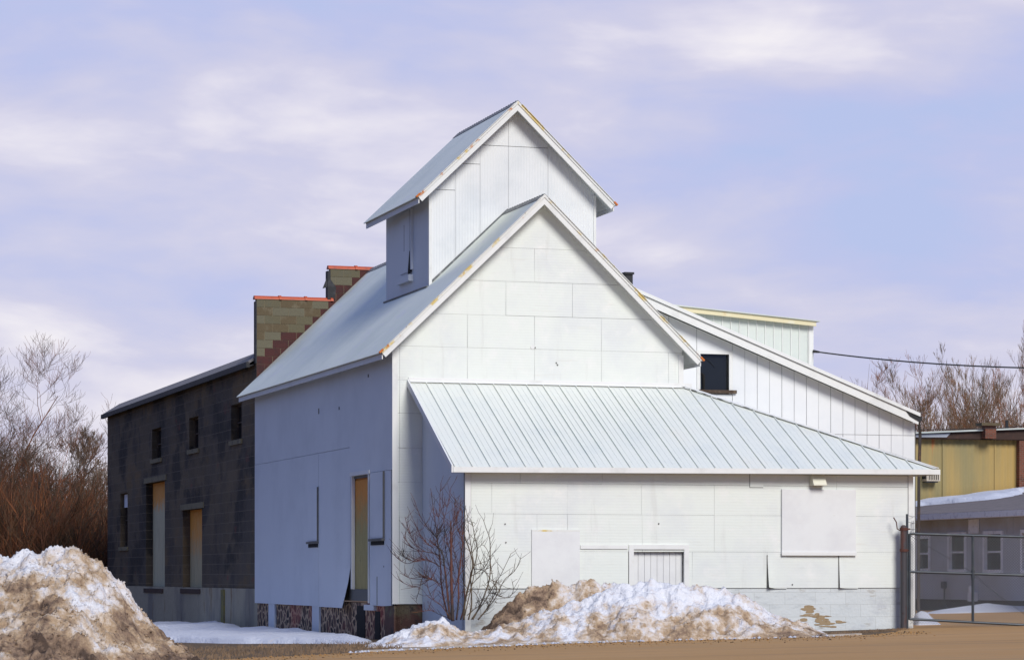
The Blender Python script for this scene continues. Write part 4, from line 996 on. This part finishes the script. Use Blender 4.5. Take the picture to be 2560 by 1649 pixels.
# ================================================================== SNOW
def fb(x,y,z,o=4):
    return noise.fractal(Vector((x,y,z)), 1.0, 2.0, o)
def pile(name, prof, Yc, front, back, step, material, rough, seed, power=1.0, fine_r=.5, crumbs=0):
    """prof: (x world, crest height above ground) along the crest at depth Yc"""
    xs0, xs1 = prof[0][0], prof[-1][0]; nx = int((xs1-xs0)/step); ny = int((front+back)/step)
    ox, oy = (xs0+xs1)/2, Yc; oz = ground_z(ox,oy); vs=[]; mb = MB()
    rows = []
    for i in range(nx+1):
        x = xs0+(xs1-xs0)*i/nx
        for j in range(ny+1):
            y = Yc-front+(front+back)*j/ny
            ww = .25*fb(x*.8+seed,y*.8,0,2)
            H = interp(prof, x+ww*.35)
            d = (Yc-y)/front if y < Yc else (y-Yc)/back
            sh_ = max(0,1-abs(d)**1.25)**power if y >= Yc else max(0.0, (1-d))**.8*(1-.10*math.sin(d*math.pi))
            h = H*sh_
            env = min(1, h/.25)
            n1 = fb(x*1.3+seed,y*1.3,seed,3); n2 = 1-abs(noise.noise(Vector((x*3.1,y*3.1,seed*2))))*2; n3 = fb(x*5,y*5,seed,5); n4 = noise.noise(Vector((x*23,y*23,seed)))
            h += env*rough*(.6*n1*(.3+.7*min(1,abs(d)*3)) + .10*n2 + .34*n3*fine_r + (.17 if crumbs > 1000 else .10)*n4*fine_r)
            if env > .2:
                vd = noise.voronoi(Vector((x*3.2+.6*n3,y*3.2,seed)))[0]; vd2 = noise.voronoi(Vector((x*8+seed,y*8,seed)))[0]
                h += env*rough*(.42*(.35-vd[0]) + .16*(.3-vd2[0])*fine_r)
            z = ground_z(x,y) + h - (.05 if h < .02 else 0)
            vs.append((x-ox+.03*fine_r*noise.noise(Vector((x*13,y*13,7)))*env, y-oy, z-oz))
    w=ny+1
    fs=[(i*w+j,(i+1)*w+j,(i+1)*w+j+1,i*w+j+1) for i in range(nx) for j in range(ny)]
    mb.add(vs,fs)
    rr=random.Random(seed)
    top = list(vs)
    for c in range(crumbs):
        p = Vector(rr.choice(top))
        if p.z < .12: continue
        r = rr.uniform(.010,.028)*(1 if rr.random()<.9 else 1.6)
        q=[]
        for k in range(6):
            d=[(1,0,0),(-1,0,0),(0,1,0),(0,-1,0),(0,0,1),(0,0,-1)][k]; q.append(p+Vector(d)*r*rr.uniform(.6,1.3)+Vector((0,0,r*.3)))
        mb.add(q,[(0,2,4),(2,1,4),(1,3,4),(3,0,4),(2,0,5),(1,2,5),(3,1,5),(0,3,5)])
    o = mb.build(name, material, smooth=True, recalc=False); o.location=(ox,oy,oz); return o
def prof_px(pts, Y): 
    out=[]
    for px,py in pts:
        p=at(px,py,Y); out.append((p.x, max(0,p.z-ground_z(p.x,Y))))
    return out
o = pile('snow_pile', prof_px([(-330,1520),(-260,1430),(-100,1395),(0,1392),(60,1380),(130,1374),(200,1370),(228,1388),(265,1412),(290,1448),(318,1482),(350,1518),(372,1546),(400,1582),(440,1612),(480,1642),(520,1668),(570,1698)],42), 42, 4.0, 3.0, .026, M['snow_near'], .30, 11, fine_r=1.0, crumbs=3200)
tag(o, 'big near pile of crumbly brown and white snow at the lower left', 'snow pile')
o = pile('snow_pile', prof_px([(872,1632),(900,1622),(950,1600),(1000,1577),(1055,1554),(1110,1547),(1125,1558),(1150,1575),(1200,1577),(1260,1562),(1340,1530),(1400,1516),(1450,1498),(1500,1478),(1560,1458),(1640,1451),(1700,1456),(1730,1464),(1790,1470),(1840,1479),(1880,1500),(1930,1528),(1990,1556),(2030,1570),(2066,1592)],62.9), 62.9, 1.75, 1.3, .035, M['snow_mid'], .30, 5, fine_r=.8, crumbs=500)
tag(o, 'long plowed white snow pile in front of the lean-to beside the road', 'snow pile')
o = pile('snow_pile', prof_px([(1195,1590),(1225,1556),(1250,1530),(1275,1502),(1310,1474),(1340,1462),(1380,1450),(1420,1462),(1445,1448),(1475,1442),(1500,1456),(1550,1452),(1600,1480),(1650,1560)],64.1), 64.1, .9, .55, .03, M['snow_dirty'], .28, 23, fine_r=1.0, crumbs=300)
tag(o, 'brown grimy heap of snow and dirt behind the white pile against the lean-to wall', 'snow pile')
o = pile('snow_pile', prof_px([(2283,1560),(2292,1530),(2305,1526),(2325,1532),(2340,1545),(2352,1562)],71.5), 71.5, .5, .5, .03, M['snow_shade_tint'], .12, 31, fine_r=.6)
tag(o, 'small white snow mound behind the left end of the chain link gate', 'snow pile')
# low snow strips
def snow_sheet(name, pts, h, seed, material):
    """pts: (px, front Y, back Y) outline of a settled snow strip on the ground"""
    mb = MB(); P = [(at(px,HY,(a+b)/2).x, a, b) for px,a,b in pts]; x0, x1 = P[0][0], P[-1][0]; nx = int((x1-x0)/.07); ny = 60; vs=[]
    ox = (x0+x1)/2; oy = P[len(P)//2][1]; oz = ground_z(ox,oy)
    for i in range(nx+1):
        x = x0+(x1-x0)*i/nx; a = interp([(p[0],p[1]) for p in P],x)+.35*fb(x*.7,seed,0,3); b = interp([(p[0],p[2]) for p in P],x)+.4*fb(x*.6,seed+9,0,3)
        for j in range(ny+1):
            t = j/ny; y = a+(b-a)*t; e = min(1,(y-a)/.45)**.5*min(1,(b-y)/.5)**.5 if a < y < b else 0; e *= min(1,(x-x0)/.6)**.5*min(1,(x1-x)/.6)**.5
            z = ground_z(x,y)-.03+(h*e+.03)*(1+.35*fb(x*.5,y*.45,seed,2)+.08*fb(x*3,y*3,seed,3)) if e > 0 else ground_z(x,y)-.03
            vs.append((x-ox,y-oy,z-oz))
    w=ny+1; mb.add(vs,[(i*w+j,(i+1)*w+j,(i+1)*w+j+1,i*w+j+1) for i in range(nx) for j in range(ny)])
    o = mb.build(name, material, smooth=True, recalc=False); o.location=(ox,oy,oz); return o
o = snow_sheet('snow_bank', [(300,84,92),(380,83,94),(480,80,92),(560,80,86),(600,80,84)], .24, 41, M['snow_shade_tint'])
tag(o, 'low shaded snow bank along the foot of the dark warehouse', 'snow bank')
o = snow_sheet('snow_bank', [(340,74,82),(440,72.5,82),(520,71.5,82.5),(600,69.5,82),(680,68.3,79),(760,67.3,75),(830,66.3,71),(880,65.6,68.3),(930,65,67)], .17, 43, M['snow_shade_tint'])
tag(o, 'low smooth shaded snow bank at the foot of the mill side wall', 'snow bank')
o = pile('snow_bank', [(x-5.8, h) for x,h in [(18.8,0),(19.4,.12),(20.3,.22),(20.9,.30),(21.6,.2),(22.6,.15),(23.3,.02)]], 88, .8, .8, .06, M['snow_shade_tint'], .06, 47, fine_r=.4)
tag(o, 'thin line of snow at the base of the grey office', 'snow bank')

# dry grass along the road edge and wall foot (uncountable)
mb = MB(); rr=random.Random(9)
def blade(x,y,h,m=0):
    z=ground_z(x,y); a=rr.uniform(0,6.28); l=rr.uniform(.2,.9)*h; w=.008
    p=Vector((x,y,z-.01)); q=p+Vector((math.cos(a)*l*.4,math.sin(a)*l*.4,h*.7)); r_=p+Vector((math.cos(a)*l,math.sin(a)*l,h*rr.uniform(.6,1)))
    mb.tube([p,q,r_],[w,w*.7,w*.2],3,m,cap=False)
for i in range(5200):
    x=rr.uniform(-13,-2.4); y=rr.uniform((ey(x) or 50)+.1, 64.5); blade(x,y,rr.uniform(.03,.14))
for i in range(700):
    t=rr.random(); x=6.9+t*2.6; y=62.6+t*3.6+rr.uniform(-.25,.5); blade(x,y,rr.uniform(.02,.09))
go_=mb.build('dry_grass', [M['bark_tan']], recalc=False); tag(go_,'dry brown grass and litter along the road edge','grass',kind='stuff')

mb = MB(); rr=random.Random(17)
def stone(x,y,r_,m=0):
    z=ground_z(x,y)+.004; c=Vector((x,y,z+r_*.3)); q=[c+Vector(d)*r_*rr.uniform(.7,1.3) for d in ((1,0,0),(-1,0,0),(0,1,0),(0,-1,0),(0,0,.8),(0,0,-.6))]
    mb.add(q,[(0,2,4),(2,1,4),(1,3,4),(3,0,4),(2,0,5),(1,2,5),(3,1,5),(0,3,5)],m)
for i in range(1500):
    x=rr.uniform(-6,9.5); e=ey(min(x,8.9)); y=e-abs(rr.gauss(0,1.6)); stone(x,y,rr.uniform(.008,.024),rr.choice((0,0,1)))
for i in range(260):
    x=rr.uniform(-3.4,7.4); y=ey(x)-abs(rr.gauss(0,.28)); stone(x,y,rr.uniform(.015,.05),2)
gv=mb.build('gravel',[M['road'],M['ground'],M['snow_shade_tint']],recalc=False); tag(gv,'loose grit and snow crumbs along the kerb','gravel',kind='stuff')

# ================================================================== SHRUB
sb = at(1140,1560,63.9); sb.z = ground_z(sb.x, 63.9)
shrub = empty('bare_shrub', sb); tag(shrub, 'bare red-brown multi-stemmed shrub at the left corner of the lean-to', 'shrub')
def z7(x,y,Y): return at(980+x/3.85,1200+y/3.85,Y)-sb
rr=random.Random(4)
stems_a = [ # traced main stems: points (zoom px), start radius, material
 ([(585,1350),(578,1200),(572,1000),(570,800),(568,600),(566,480),(562,400)],.045),
 ([(560,1340),(540,1150),(520,950),(500,800),(485,700),(440,640),(400,620)],.030),
 ([(545,1330),(500,1150),(475,1000),(470,860),(455,700),(440,600),(430,500),(400,300),(372,75)],.022),
 ([(470,760),(440,620),(430,520),(455,300),(463,110)],.010),
 ([(440,560),(400,520),(340,450),(270,340),(212,185)],.011),
 ([(430,560),(480,440),(530,260),(567,70)],.011),
 ([(470,730),(400,700),(310,680),(220,600),(160,480),(125,350)],.012),
 ([(460,830),(400,790),(310,760),(230,775),(150,800),(80,770),(40,730)],.013),
 ([(320,765),(230,780),(170,765),(120,730),(92,690)],.008),
 ([(400,650),(330,600),(270,520),(215,400)],.009),
 ([(320,685),(240,670),(170,620),(110,545)],.008),
 ([(470,1000),(400,960),(300,930),(180,940),(80,890)],.010),
 ([(460,1010),(380,950),(290,1000),(200,1020),(100,980)],.008),
 ([(540,1320),(460,1290),(370,1250),(290,1260)],.009),
 ([(545,1300),(470,1200),(380,1120),(340,1000),(330,880)],.009),
 ([(380,960),(300,930),(260,1060),(235,1140)],.007),
 ([(575,640),(590,480),(600,300),(614,175)],.012),
 ([(600,900),(560,700),(520,540),(500,380),(490,240)],.012),
 ([(620,1340),(640,1150),(640,950),(660,780),(680,600),(672,460),(678,290)],.024),
 ([(660,1340),(700,1180),(690,980),(680,800),(690,620),(640,480),(620,380),(632,310)],.020),
 ([(585,1100),(640,900),(600,700),(570,560),(590,470),(625,330)],.012),
 ([(600,1000),(560,860),(520,700),(505,560),(510,480)],.014),
]
stems_b = [
 ([(690,1340),(700,1180),(740,1000),(770,880),(775,780),(740,650),(700,540),(690,420),(710,240)],.026),
 ([(735,1340),(765,1200),(760,1000),(755,900),(800,800),(820,660),(800,560),(780,450),(775,405),(800,410)],.020),
 ([(700,1300),(745,1100),(790,900),(780,760),(740,500),(730,380),(712,270)],.014),
 ([(775,1340),(840,1220),(890,1100),(930,980),(945,880),(945,700),(940,560),(905,460),(880,380)],.020),
 ([(825,1340),(900,1250),(960,1150),(1010,1040),(980,1000),(960,880),(930,700),(875,620),(830,650)],.014),
 ([(780,1320),(900,1150),(980,1010),(1040,920),(1100,800),(1145,705)],.013),
 ([(830,1340),(920,1230),(1000,1120),(1080,960),(1150,900),(1200,840),(1236,755)],.013),
 ([(760,920),(830,880),(900,820),(950,730),(995,680)],.010),
 ([(770,1000),(860,900),(920,840),(945,800)],.009),
 ([(780,850),(860,860),(910,900),(930,1000),(1000,1100),(1110,1130)],.010),
 ([(920,1080),(1000,1095),(1110,1130),(1165,1070),(1160,980)],.009),
 ([(790,820),(860,800),(900,870),(960,960),(1040,1000),(1030,1090)],.008),
 ([(720,1300),(800,1230),(880,1190),(960,1160),(1010,1180)],.009),
 ([(760,1340),(840,1200),(800,1080),(730,1040),(700,1000)],.009),
 ([(850,1300),(930,1240),(920,1180),(860,1140)],.008),
 ([(760,700),(790,560),(825,450)],.008),
 ([(800,1180),(900,1135),(960,1140),(1080,1135)],.007),
]
def shrub_mesh(stems, name, mt, ntw):
    mb=MB(); allp=[]
    for pts,r0 in stems:
        y0=63.75+rr.uniform(-.25,.35); drift=rr.uniform(-.35,.35)
        P=[z7(x,y,y0+drift*i/len(pts)+rr.uniform(-.03,.03)) for i,(x,y) in enumerate(pts)]
        # smooth by Catmull-Rom
        Q=[]
        for i in range(len(P)-1):
            a=P[max(i-1,0)];b=P[i];c=P[i+1];d=P[min(i+2,len(P)-1)]
            for k in range(4):
                t=k/4; Q.append(.5*((2*b)+(c-a)*t+(2*a-5*b+4*c-d)*t*t+(3*b-a-3*c+d)*t**3))
        Q.append(P[-1])
        if P[0].z < .45: Q.insert(0, Vector((P[0].x*.9, P[0].y, -.05)))
        R_=[max(.0065,r0*1.05*(1-.75*i/len(Q))) for i in range(len(Q))]
        mb.tube(Q,R_,6); allp += [(Q[i], (Q[i]-Q[i-1]).normalized()) for i in range(2,len(Q)) if Q[i].z > .15]
    for i in range(ntw):
        p,d = rr.choice(allp); v=(d*.6+Vector((rr.uniform(-1,1),rr.uniform(-1,1),rr.uniform(-.1,.8)))).normalized(); L_=rr.uniform(.12,.5)
        q=p+v*L_*.5; v2=(v+Vector((rr.uniform(-.4,.4),rr.uniform(-.4,.4),rr.uniform(0,.6)))).normalized(); mb.tube([p,q,q+v2*L_*.5],[.006,.005,.0035],3,cap=False)
    mb.build(name, mt, shrub, smooth=True, recalc=False)
shrub_mesh(stems_a,'stems',M['shrub'],520); shrub_mesh(stems_b,'side_stems',M['shrub_b'],170)

# ================================================================== TREES
def tree(name, px, Y, height, label, seed, cat='tree', group=None, trunk_m='bark', twig_m='bark', trunk_h=.3, spread=.5, lean=0., levels=4, kids=6, r0=None, curve=.18, density=1.0, base_h=0., up=.25, side=0.0, hs=.95, lf=(.26,.42)):
    rr=random.Random(seed); p=at(px,HY,Y); g=ground_z(p.x,Y)+base_h
    root=empty(name,(p.x,Y,g)); tag(root,label,cat,group); r0=r0 or height*.014
    tb=MB(); cb=MB()
    def limb(mb,p,d,L_,r,lev,n=5):
        P=[p];D=d.copy(); R_=[r]
        for i in range(n):
            D=(D+Vector((rr.uniform(-1,1),rr.uniform(-1,1),rr.uniform(-.6,1)))*curve+Vector((side*.1,0,up*.12*lev))).normalized()
            P.append(P[-1]+D*L_/n); R_.append(max(.0055,r*(1-.75*(i+1)/n)))
        mb.tube(P,R_,6 if lev<2 else (4 if lev==2 else 3),cap=False)
        return P,R_
    def grow(P,R_,L_,lev):
        if lev>levels: return
        k=int(kids*density*(1.45 if lev==1 else 1 if lev<levels else 1.2)); n=len(P)-1
        for q in range(k):
            t=rr.uniform(.22,1.0) if lev>1 else rr.uniform(trunk_h,1.0)
            i=min(n-1,int(t*n)); f=t*n-i; p=P[i].lerp(P[i+1],f); r=(R_[i]*(1-f)+R_[i+1]*f)
            d=(P[i+1]-P[i]).normalized(); ax=Vector((rr.uniform(-1,1),rr.uniform(-1,1),rr.uniform(-.3,.3)+side*0)); ax=(ax-d*ax.dot(d)).normalized()
            if lev==1 and side: ax=(ax+Vector((side,0,0))).normalized()
            nd=(d*(1-spread*.55)+ax*spread*rr.uniform(.7,1.2)).normalized()
            nl_=L_*(rr.uniform(*lf) if lev==1 else rr.uniform(.38,.62))*(1.2-t*.5)
            Pn,Rn=limb(cb,p,nd,nl_,max(.006,r*rr.uniform(.45,.65)),lev,4 if lev<3 else 3)
            grow(Pn,Rn,nl_,lev+1)
    P,R_=limb(tb,Vector((0,0,-.1)),Vector((lean,0,1)).normalized(),height*hs*.92,r0,0,8)
    grow(P,R_,height*hs*.92,1)
    tb.build('trunk',M[trunk_m],root,smooth=True,recalc=False); cb.build('crown',M[twig_m],root,recalc=False)
    return root
GL='bare trees left of the warehouse'; GRt='bare trees behind the yellow building'
tree('bare_tree',-95,127,16.8,'big bare tree spreading its branches in from the left edge',3,twig_m='twig_dark',spread=.85,lean=.05,levels=4,kids=9,trunk_h=.3,up=.55,side=.25,group=GL,r0=.22,hs=.33,lf=(1.3,1.9))
tree('bare_tree',15,131,14.6,'bare rust-brown tree fanning its twigs above the middle of the left thicket',14,twig_m='twig_dark',spread=.85,lean=.05,levels=4,kids=9,trunk_h=.3,up=.5,group=GL,side=.12,r0=.2,hs=.33,lf=(1.1,1.6))
tree('bare_tree',110,133,9.6,'smaller bare tan tree with upswept twigs left of the warehouse',19,twig_m='twig_dark',spread=.7,levels=4,kids=6,trunk_h=.3,up=.6,group=GL,side=.1,r0=.12,hs=.45,lf=(.8,1.2))
tree('bare_tree',242,135,8.6,'grey bare tree just left of the warehouse corner',21,spread=.5,levels=4,kids=7,trunk_h=.2,up=.6,group=GL,twig_m='bark',r0=.12)
tree('bare_tree',190,140,8.5,'thin pale bare tree half hidden behind the left thicket',24,spread=.6,levels=4,kids=7,trunk_h=.2,up=.6,group=GL,twig_m='bark_tan',r0=.10)
for i,(px,top,lb) in enumerate(((302,945,'slender bare treetop left-most above the warehouse roof'),(317,952,'slender bare treetop second from the left above the warehouse roof'),(340,965,'slender bare treetop third from the left above the warehouse roof'),(370,965,'slender bare treetop fourth from the left above the warehouse roof'),(388,962,'slender bare treetop nearest the mill above the warehouse roof'))):
    tree('bare_tree',px,165,((HY-top)*165/F+1.6)*.93,lb,50+i,group=GL,spread=.30,levels=3,kids=5,trunk_h=.4,up=.6,r0=.07,curve=.06,lf=(.14,.24))
right=[(2210,912,'small lone bare tree farthest left beyond the shed roof',.62,1.2),(2270,985,'low bare tree between the lone tree and the tall forked tree',.6,1),(2318,897,'tall forked bare tree above the lower end of the shed roof',.55,1.1),(2345,930,'thin bare tree close right of the tall forked tree',.45,1),(2385,915,'bare tree left of centre in the group beyond the yellow building',.42,1.1),(2412,905,'upright bare tree in the middle of the group beyond the yellow building',.38,1.1),(2447,918,'bare tree just left of the brick chimney',.42,1),(2482,925,'bare tree just behind the brick chimney',.42,1),(2512,893,'tallest bare tree right of the brick chimney',.40,1.2),(2545,935,'bare tree at the right edge of the photo',.5,1)]
for i,(px,top,lb,spd,dn) in enumerate(right):
    tree('bare_tree',px,150+3*(i%3),((HY-top)*(150+3*(i%3))/F+1.6)*.93,lb,80+i,group=GRt,spread=spd,levels=4,kids=5,twig_m=('bark_warm','bark_tan')[i%2],trunk_h=.45,up=.5,r0=.14,hs=.82,lf=(.38,.60),density=dn,curve=.11)

def thicket(name, label, x0, x1, Y0, Y1, hfun, n, seed, mats, mm=None, nt=10):
    rr=random.Random(seed); mb=MB()
    for i in range(n):
        Y=rr.uniform(Y0,Y1); px=rr.uniform(x0,x1); p=at(px,HY,Y); p.z=ground_z(p.x,Y); h=hfun(px,rr)*rr.uniform(.55,1.0); m=rr.choice(mats)
        d=Vector((rr.uniform(-.5,.5),rr.uniform(-.5,.5),1)).normalized(); P=[p]
        for k in range(4):
            d=(d+Vector((rr.uniform(-.25,.25),rr.uniform(-.25,.25),.05))).normalized(); P.append(P[-1]+d*h/4)
        mb.tube(P,[.03,.025,.02,.014,.007],3,m,cap=False)
        for q in range(nt):
            t=rr.uniform(.3,1)*4; a=min(3,int(t)); s=P[a].lerp(P[a+1],t-a); v=(d+Vector((rr.uniform(-1,1),rr.uniform(-1,1),rr.uniform(-.2,.8)))).normalized(); l=h*rr.uniform(.12,.3)
            e=s+v*l; e2=e+(v+Vector((rr.uniform(-.5,.5),rr.uniform(-.5,.5),.4))).normalized()*l*.7
            mb.tube([s,e,e2],[.014,.010,.006],3,m,cap=False)
    o=mb.build(name,mm or [M['bark_red'],M['bark_warm'],M['bark_tan'],M['hill']],recalc=False); tag(o,label,'thicket',kind='stuff'); return o
thicket('brush_thicket','dense rust-brown brush filling the left edge beside the warehouse',-260,250,117,140,lambda px,r: 5.6-.004*max(0,px)+r.uniform(-.8,.9),3400,61,[0,0,0,1,1,2],[M['brush_dark'],M['hill'],M['bark_red']])
thicket('brush_thicket','reddish brown undergrowth below the bare trees beyond the yellow building',2150,2680,150,172,lambda px,r: 9.7+1.2*math.sin(px*.021)+r.uniform(-2,.3),2300,62,[0,2,1,1])
# wooded rise behind
mb=MB(); vs=[]; XS=[-260+8*i for i in range(66)]; YS=[176,184,196,215,260]
for x in XS:
    for j,y in enumerate(YS): vs.append((x,y,[-.2,2.6,4.6,5.6,6][j]+(1.2*noise.noise(Vector((x*.06,y*.05,0)))+.5*noise.noise(Vector((x*.3,y*.2,0))) if j else 0)))
w=len(YS); mb.add(vs,[(i*w+j,(i+1)*w+j,(i+1)*w+j+1,i*w+j+1) for i in range(len(XS)-1) for j in range(w-1)])
mb.build('hillside', M['hill'], kind='structure', smooth=True, recalc=False)

# ================================================================== LIGHT, SKY, CAMERA
SUN_AZ_VEC = Vector((.41,-.912,0)).normalized(); EL = 36
d = Vector((SUN_AZ_VEC.x*math.cos(R(EL)), SUN_AZ_VEC.y*math.cos(R(EL)), math.sin(R(EL))))
sun = bpy.data.lights.new('sun','SUN'); sun.energy = 2.6; sun.angle = R(24); sun.color = (1,.975,.935)
so = bpy.data.objects.new('sun', sun); COL.objects.link(so); so.rotation_euler = d.to_track_quat('Z','Y').to_euler()
so.location = (0,0,40)
wd = bpy.data.worlds.new('World'); sc.world = wd; wd.use_nodes = True
nt = wd.node_tree; N = nt.nodes; L = nt.links
bg = N['Background']; bg.inputs['Strength'].default_value = .1
sky = N.new('ShaderNodeTexSky'); sky.sky_type = 'NISHITA'; sky.sun_disc = False; sky.sun_elevation = R(EL); sky.sun_rotation = math.atan2(d.x, d.y)
tc = N.new('ShaderNodeTexCoord')
def wn(scale, st, loc, det=6, rough=.55):
    mp = N.new('ShaderNodeMapping'); mp.inputs['Scale'].default_value = st; mp.inputs['Location'].default_value = loc
    L.new(tc.outputs['Generated'], mp.inputs[0]); n = N.new('ShaderNodeTexNoise'); n.inputs['Scale'].default_value = scale
    n.inputs['Detail'].default_value = det; n.inputs['Roughness'].default_value = rough; n.inputs['Distortion'].default_value = .25; L.new(mp.outputs[0], n.inputs[0]); return n.outputs['Fac']
def wm(op, a, b):
    n = N.new('ShaderNodeMath'); n.operation = op
    for i, q in enumerate((a,b)):
        if isinstance(q,(int,float)): n.inputs[i].default_value = q
        else: L.new(q, n.inputs[i])
    return n.outputs[0]
f = wm('ADD', wm('MULTIPLY', wn(5.6,(1,1,3.3),(7.3,3.1,2.2),6,.52), .66), wm('MULTIPLY', wn(14,(1,1,2.8),(5.3,4.1,1.4),6,.5), .34))
cr = N.new('ShaderNodeValToRGB'); e = cr.color_ramp.elements
K = 9.0
e[0].position = .38; e[0].color = (.45,.515,.78,1); e[1].position = .66; e[1].color = (.86,.82,.86,1)
for p_, c_ in ((.445,(.49,.52,.77,1)),(.50,(.55,.555,.755,1)),(.55,(.61,.595,.755,1)),(.595,(.72,.69,.80,1))):
    q = e.new(p_); q.color = c_
se0 = N.new('ShaderNodeSeparateXYZ'); L.new(tc.outputs['Generated'], se0.inputs[0])
lz = N.new('ShaderNodeMapRange'); L.new(se0.outputs[2], lz.inputs[0]); lz.inputs['From Min'].default_value = .03; lz.inputs['From Max'].default_value = .15; lz.inputs['To Min'].default_value = .055; lz.inputs['To Max'].default_value = -.005
f = wm('ADD', f, lz.outputs[0])
L.new(f, cr.inputs[0])
sc_ = N.new('ShaderNodeVectorMath'); sc_.operation = 'SCALE'; L.new(cr.outputs[0], sc_.inputs[0])
se = N.new('ShaderNodeSeparateXYZ'); L.new(tc.outputs['Generated'], se.inputs[0])
mr = N.new('ShaderNodeMapRange'); mr.interpolation_type = 'SMOOTHSTEP'; L.new(se.outputs[1], mr.inputs[0])
mr.inputs['From Min'].default_value = .45; mr.inputs['From Max'].default_value = .95; mr.inputs['To Min'].default_value = 0; mr.inputs['To Max'].default_value = 1
sc_.inputs['Scale'].default_value = K
tn = N.new('ShaderNodeMix'); tn.data_type = 'RGBA'; L.new(mr.outputs[0], tn.inputs[0]); tn.inputs[6].default_value = (.20,.32,.55,1); tn.inputs[7].default_value = (1,1,1,1)
mu_ = N.new('ShaderNodeMix'); mu_.data_type = 'RGBA'; mu_.blend_type = 'MULTIPLY'; mu_.inputs[0].default_value = 1; L.new(sc_.outputs[0], mu_.inputs[6]); L.new(tn.outputs[2], mu_.inputs[7])
mx = N.new('ShaderNodeMix'); mx.data_type = 'RGBA'; mx.inputs[0].default_value = .94
L.new(sky.outputs[0], mx.inputs[6]); L.new(mu_.outputs[2], mx.inputs[7]); L.new(mx.outputs[2], bg.inputs[0])

cam = bpy.data.cameras.new('camera'); co = bpy.data.objects.new('camera', cam); COL.objects.link(co)
co.location = (0,0,EYE); co.rotation_euler = (R(90),0,0); cam.sensor_width = 36; cam.lens = 36*F/2560; cam.shift_y = (HY-824.5)/2560
cam.clip_start = .5; cam.clip_end = 6000; sc.camera = co
vs_ = sc.view_settings; vs_.view_transform = 'Standard'; vs_.look = 'None'; vs_.exposure = .25; vs_.gamma = 1
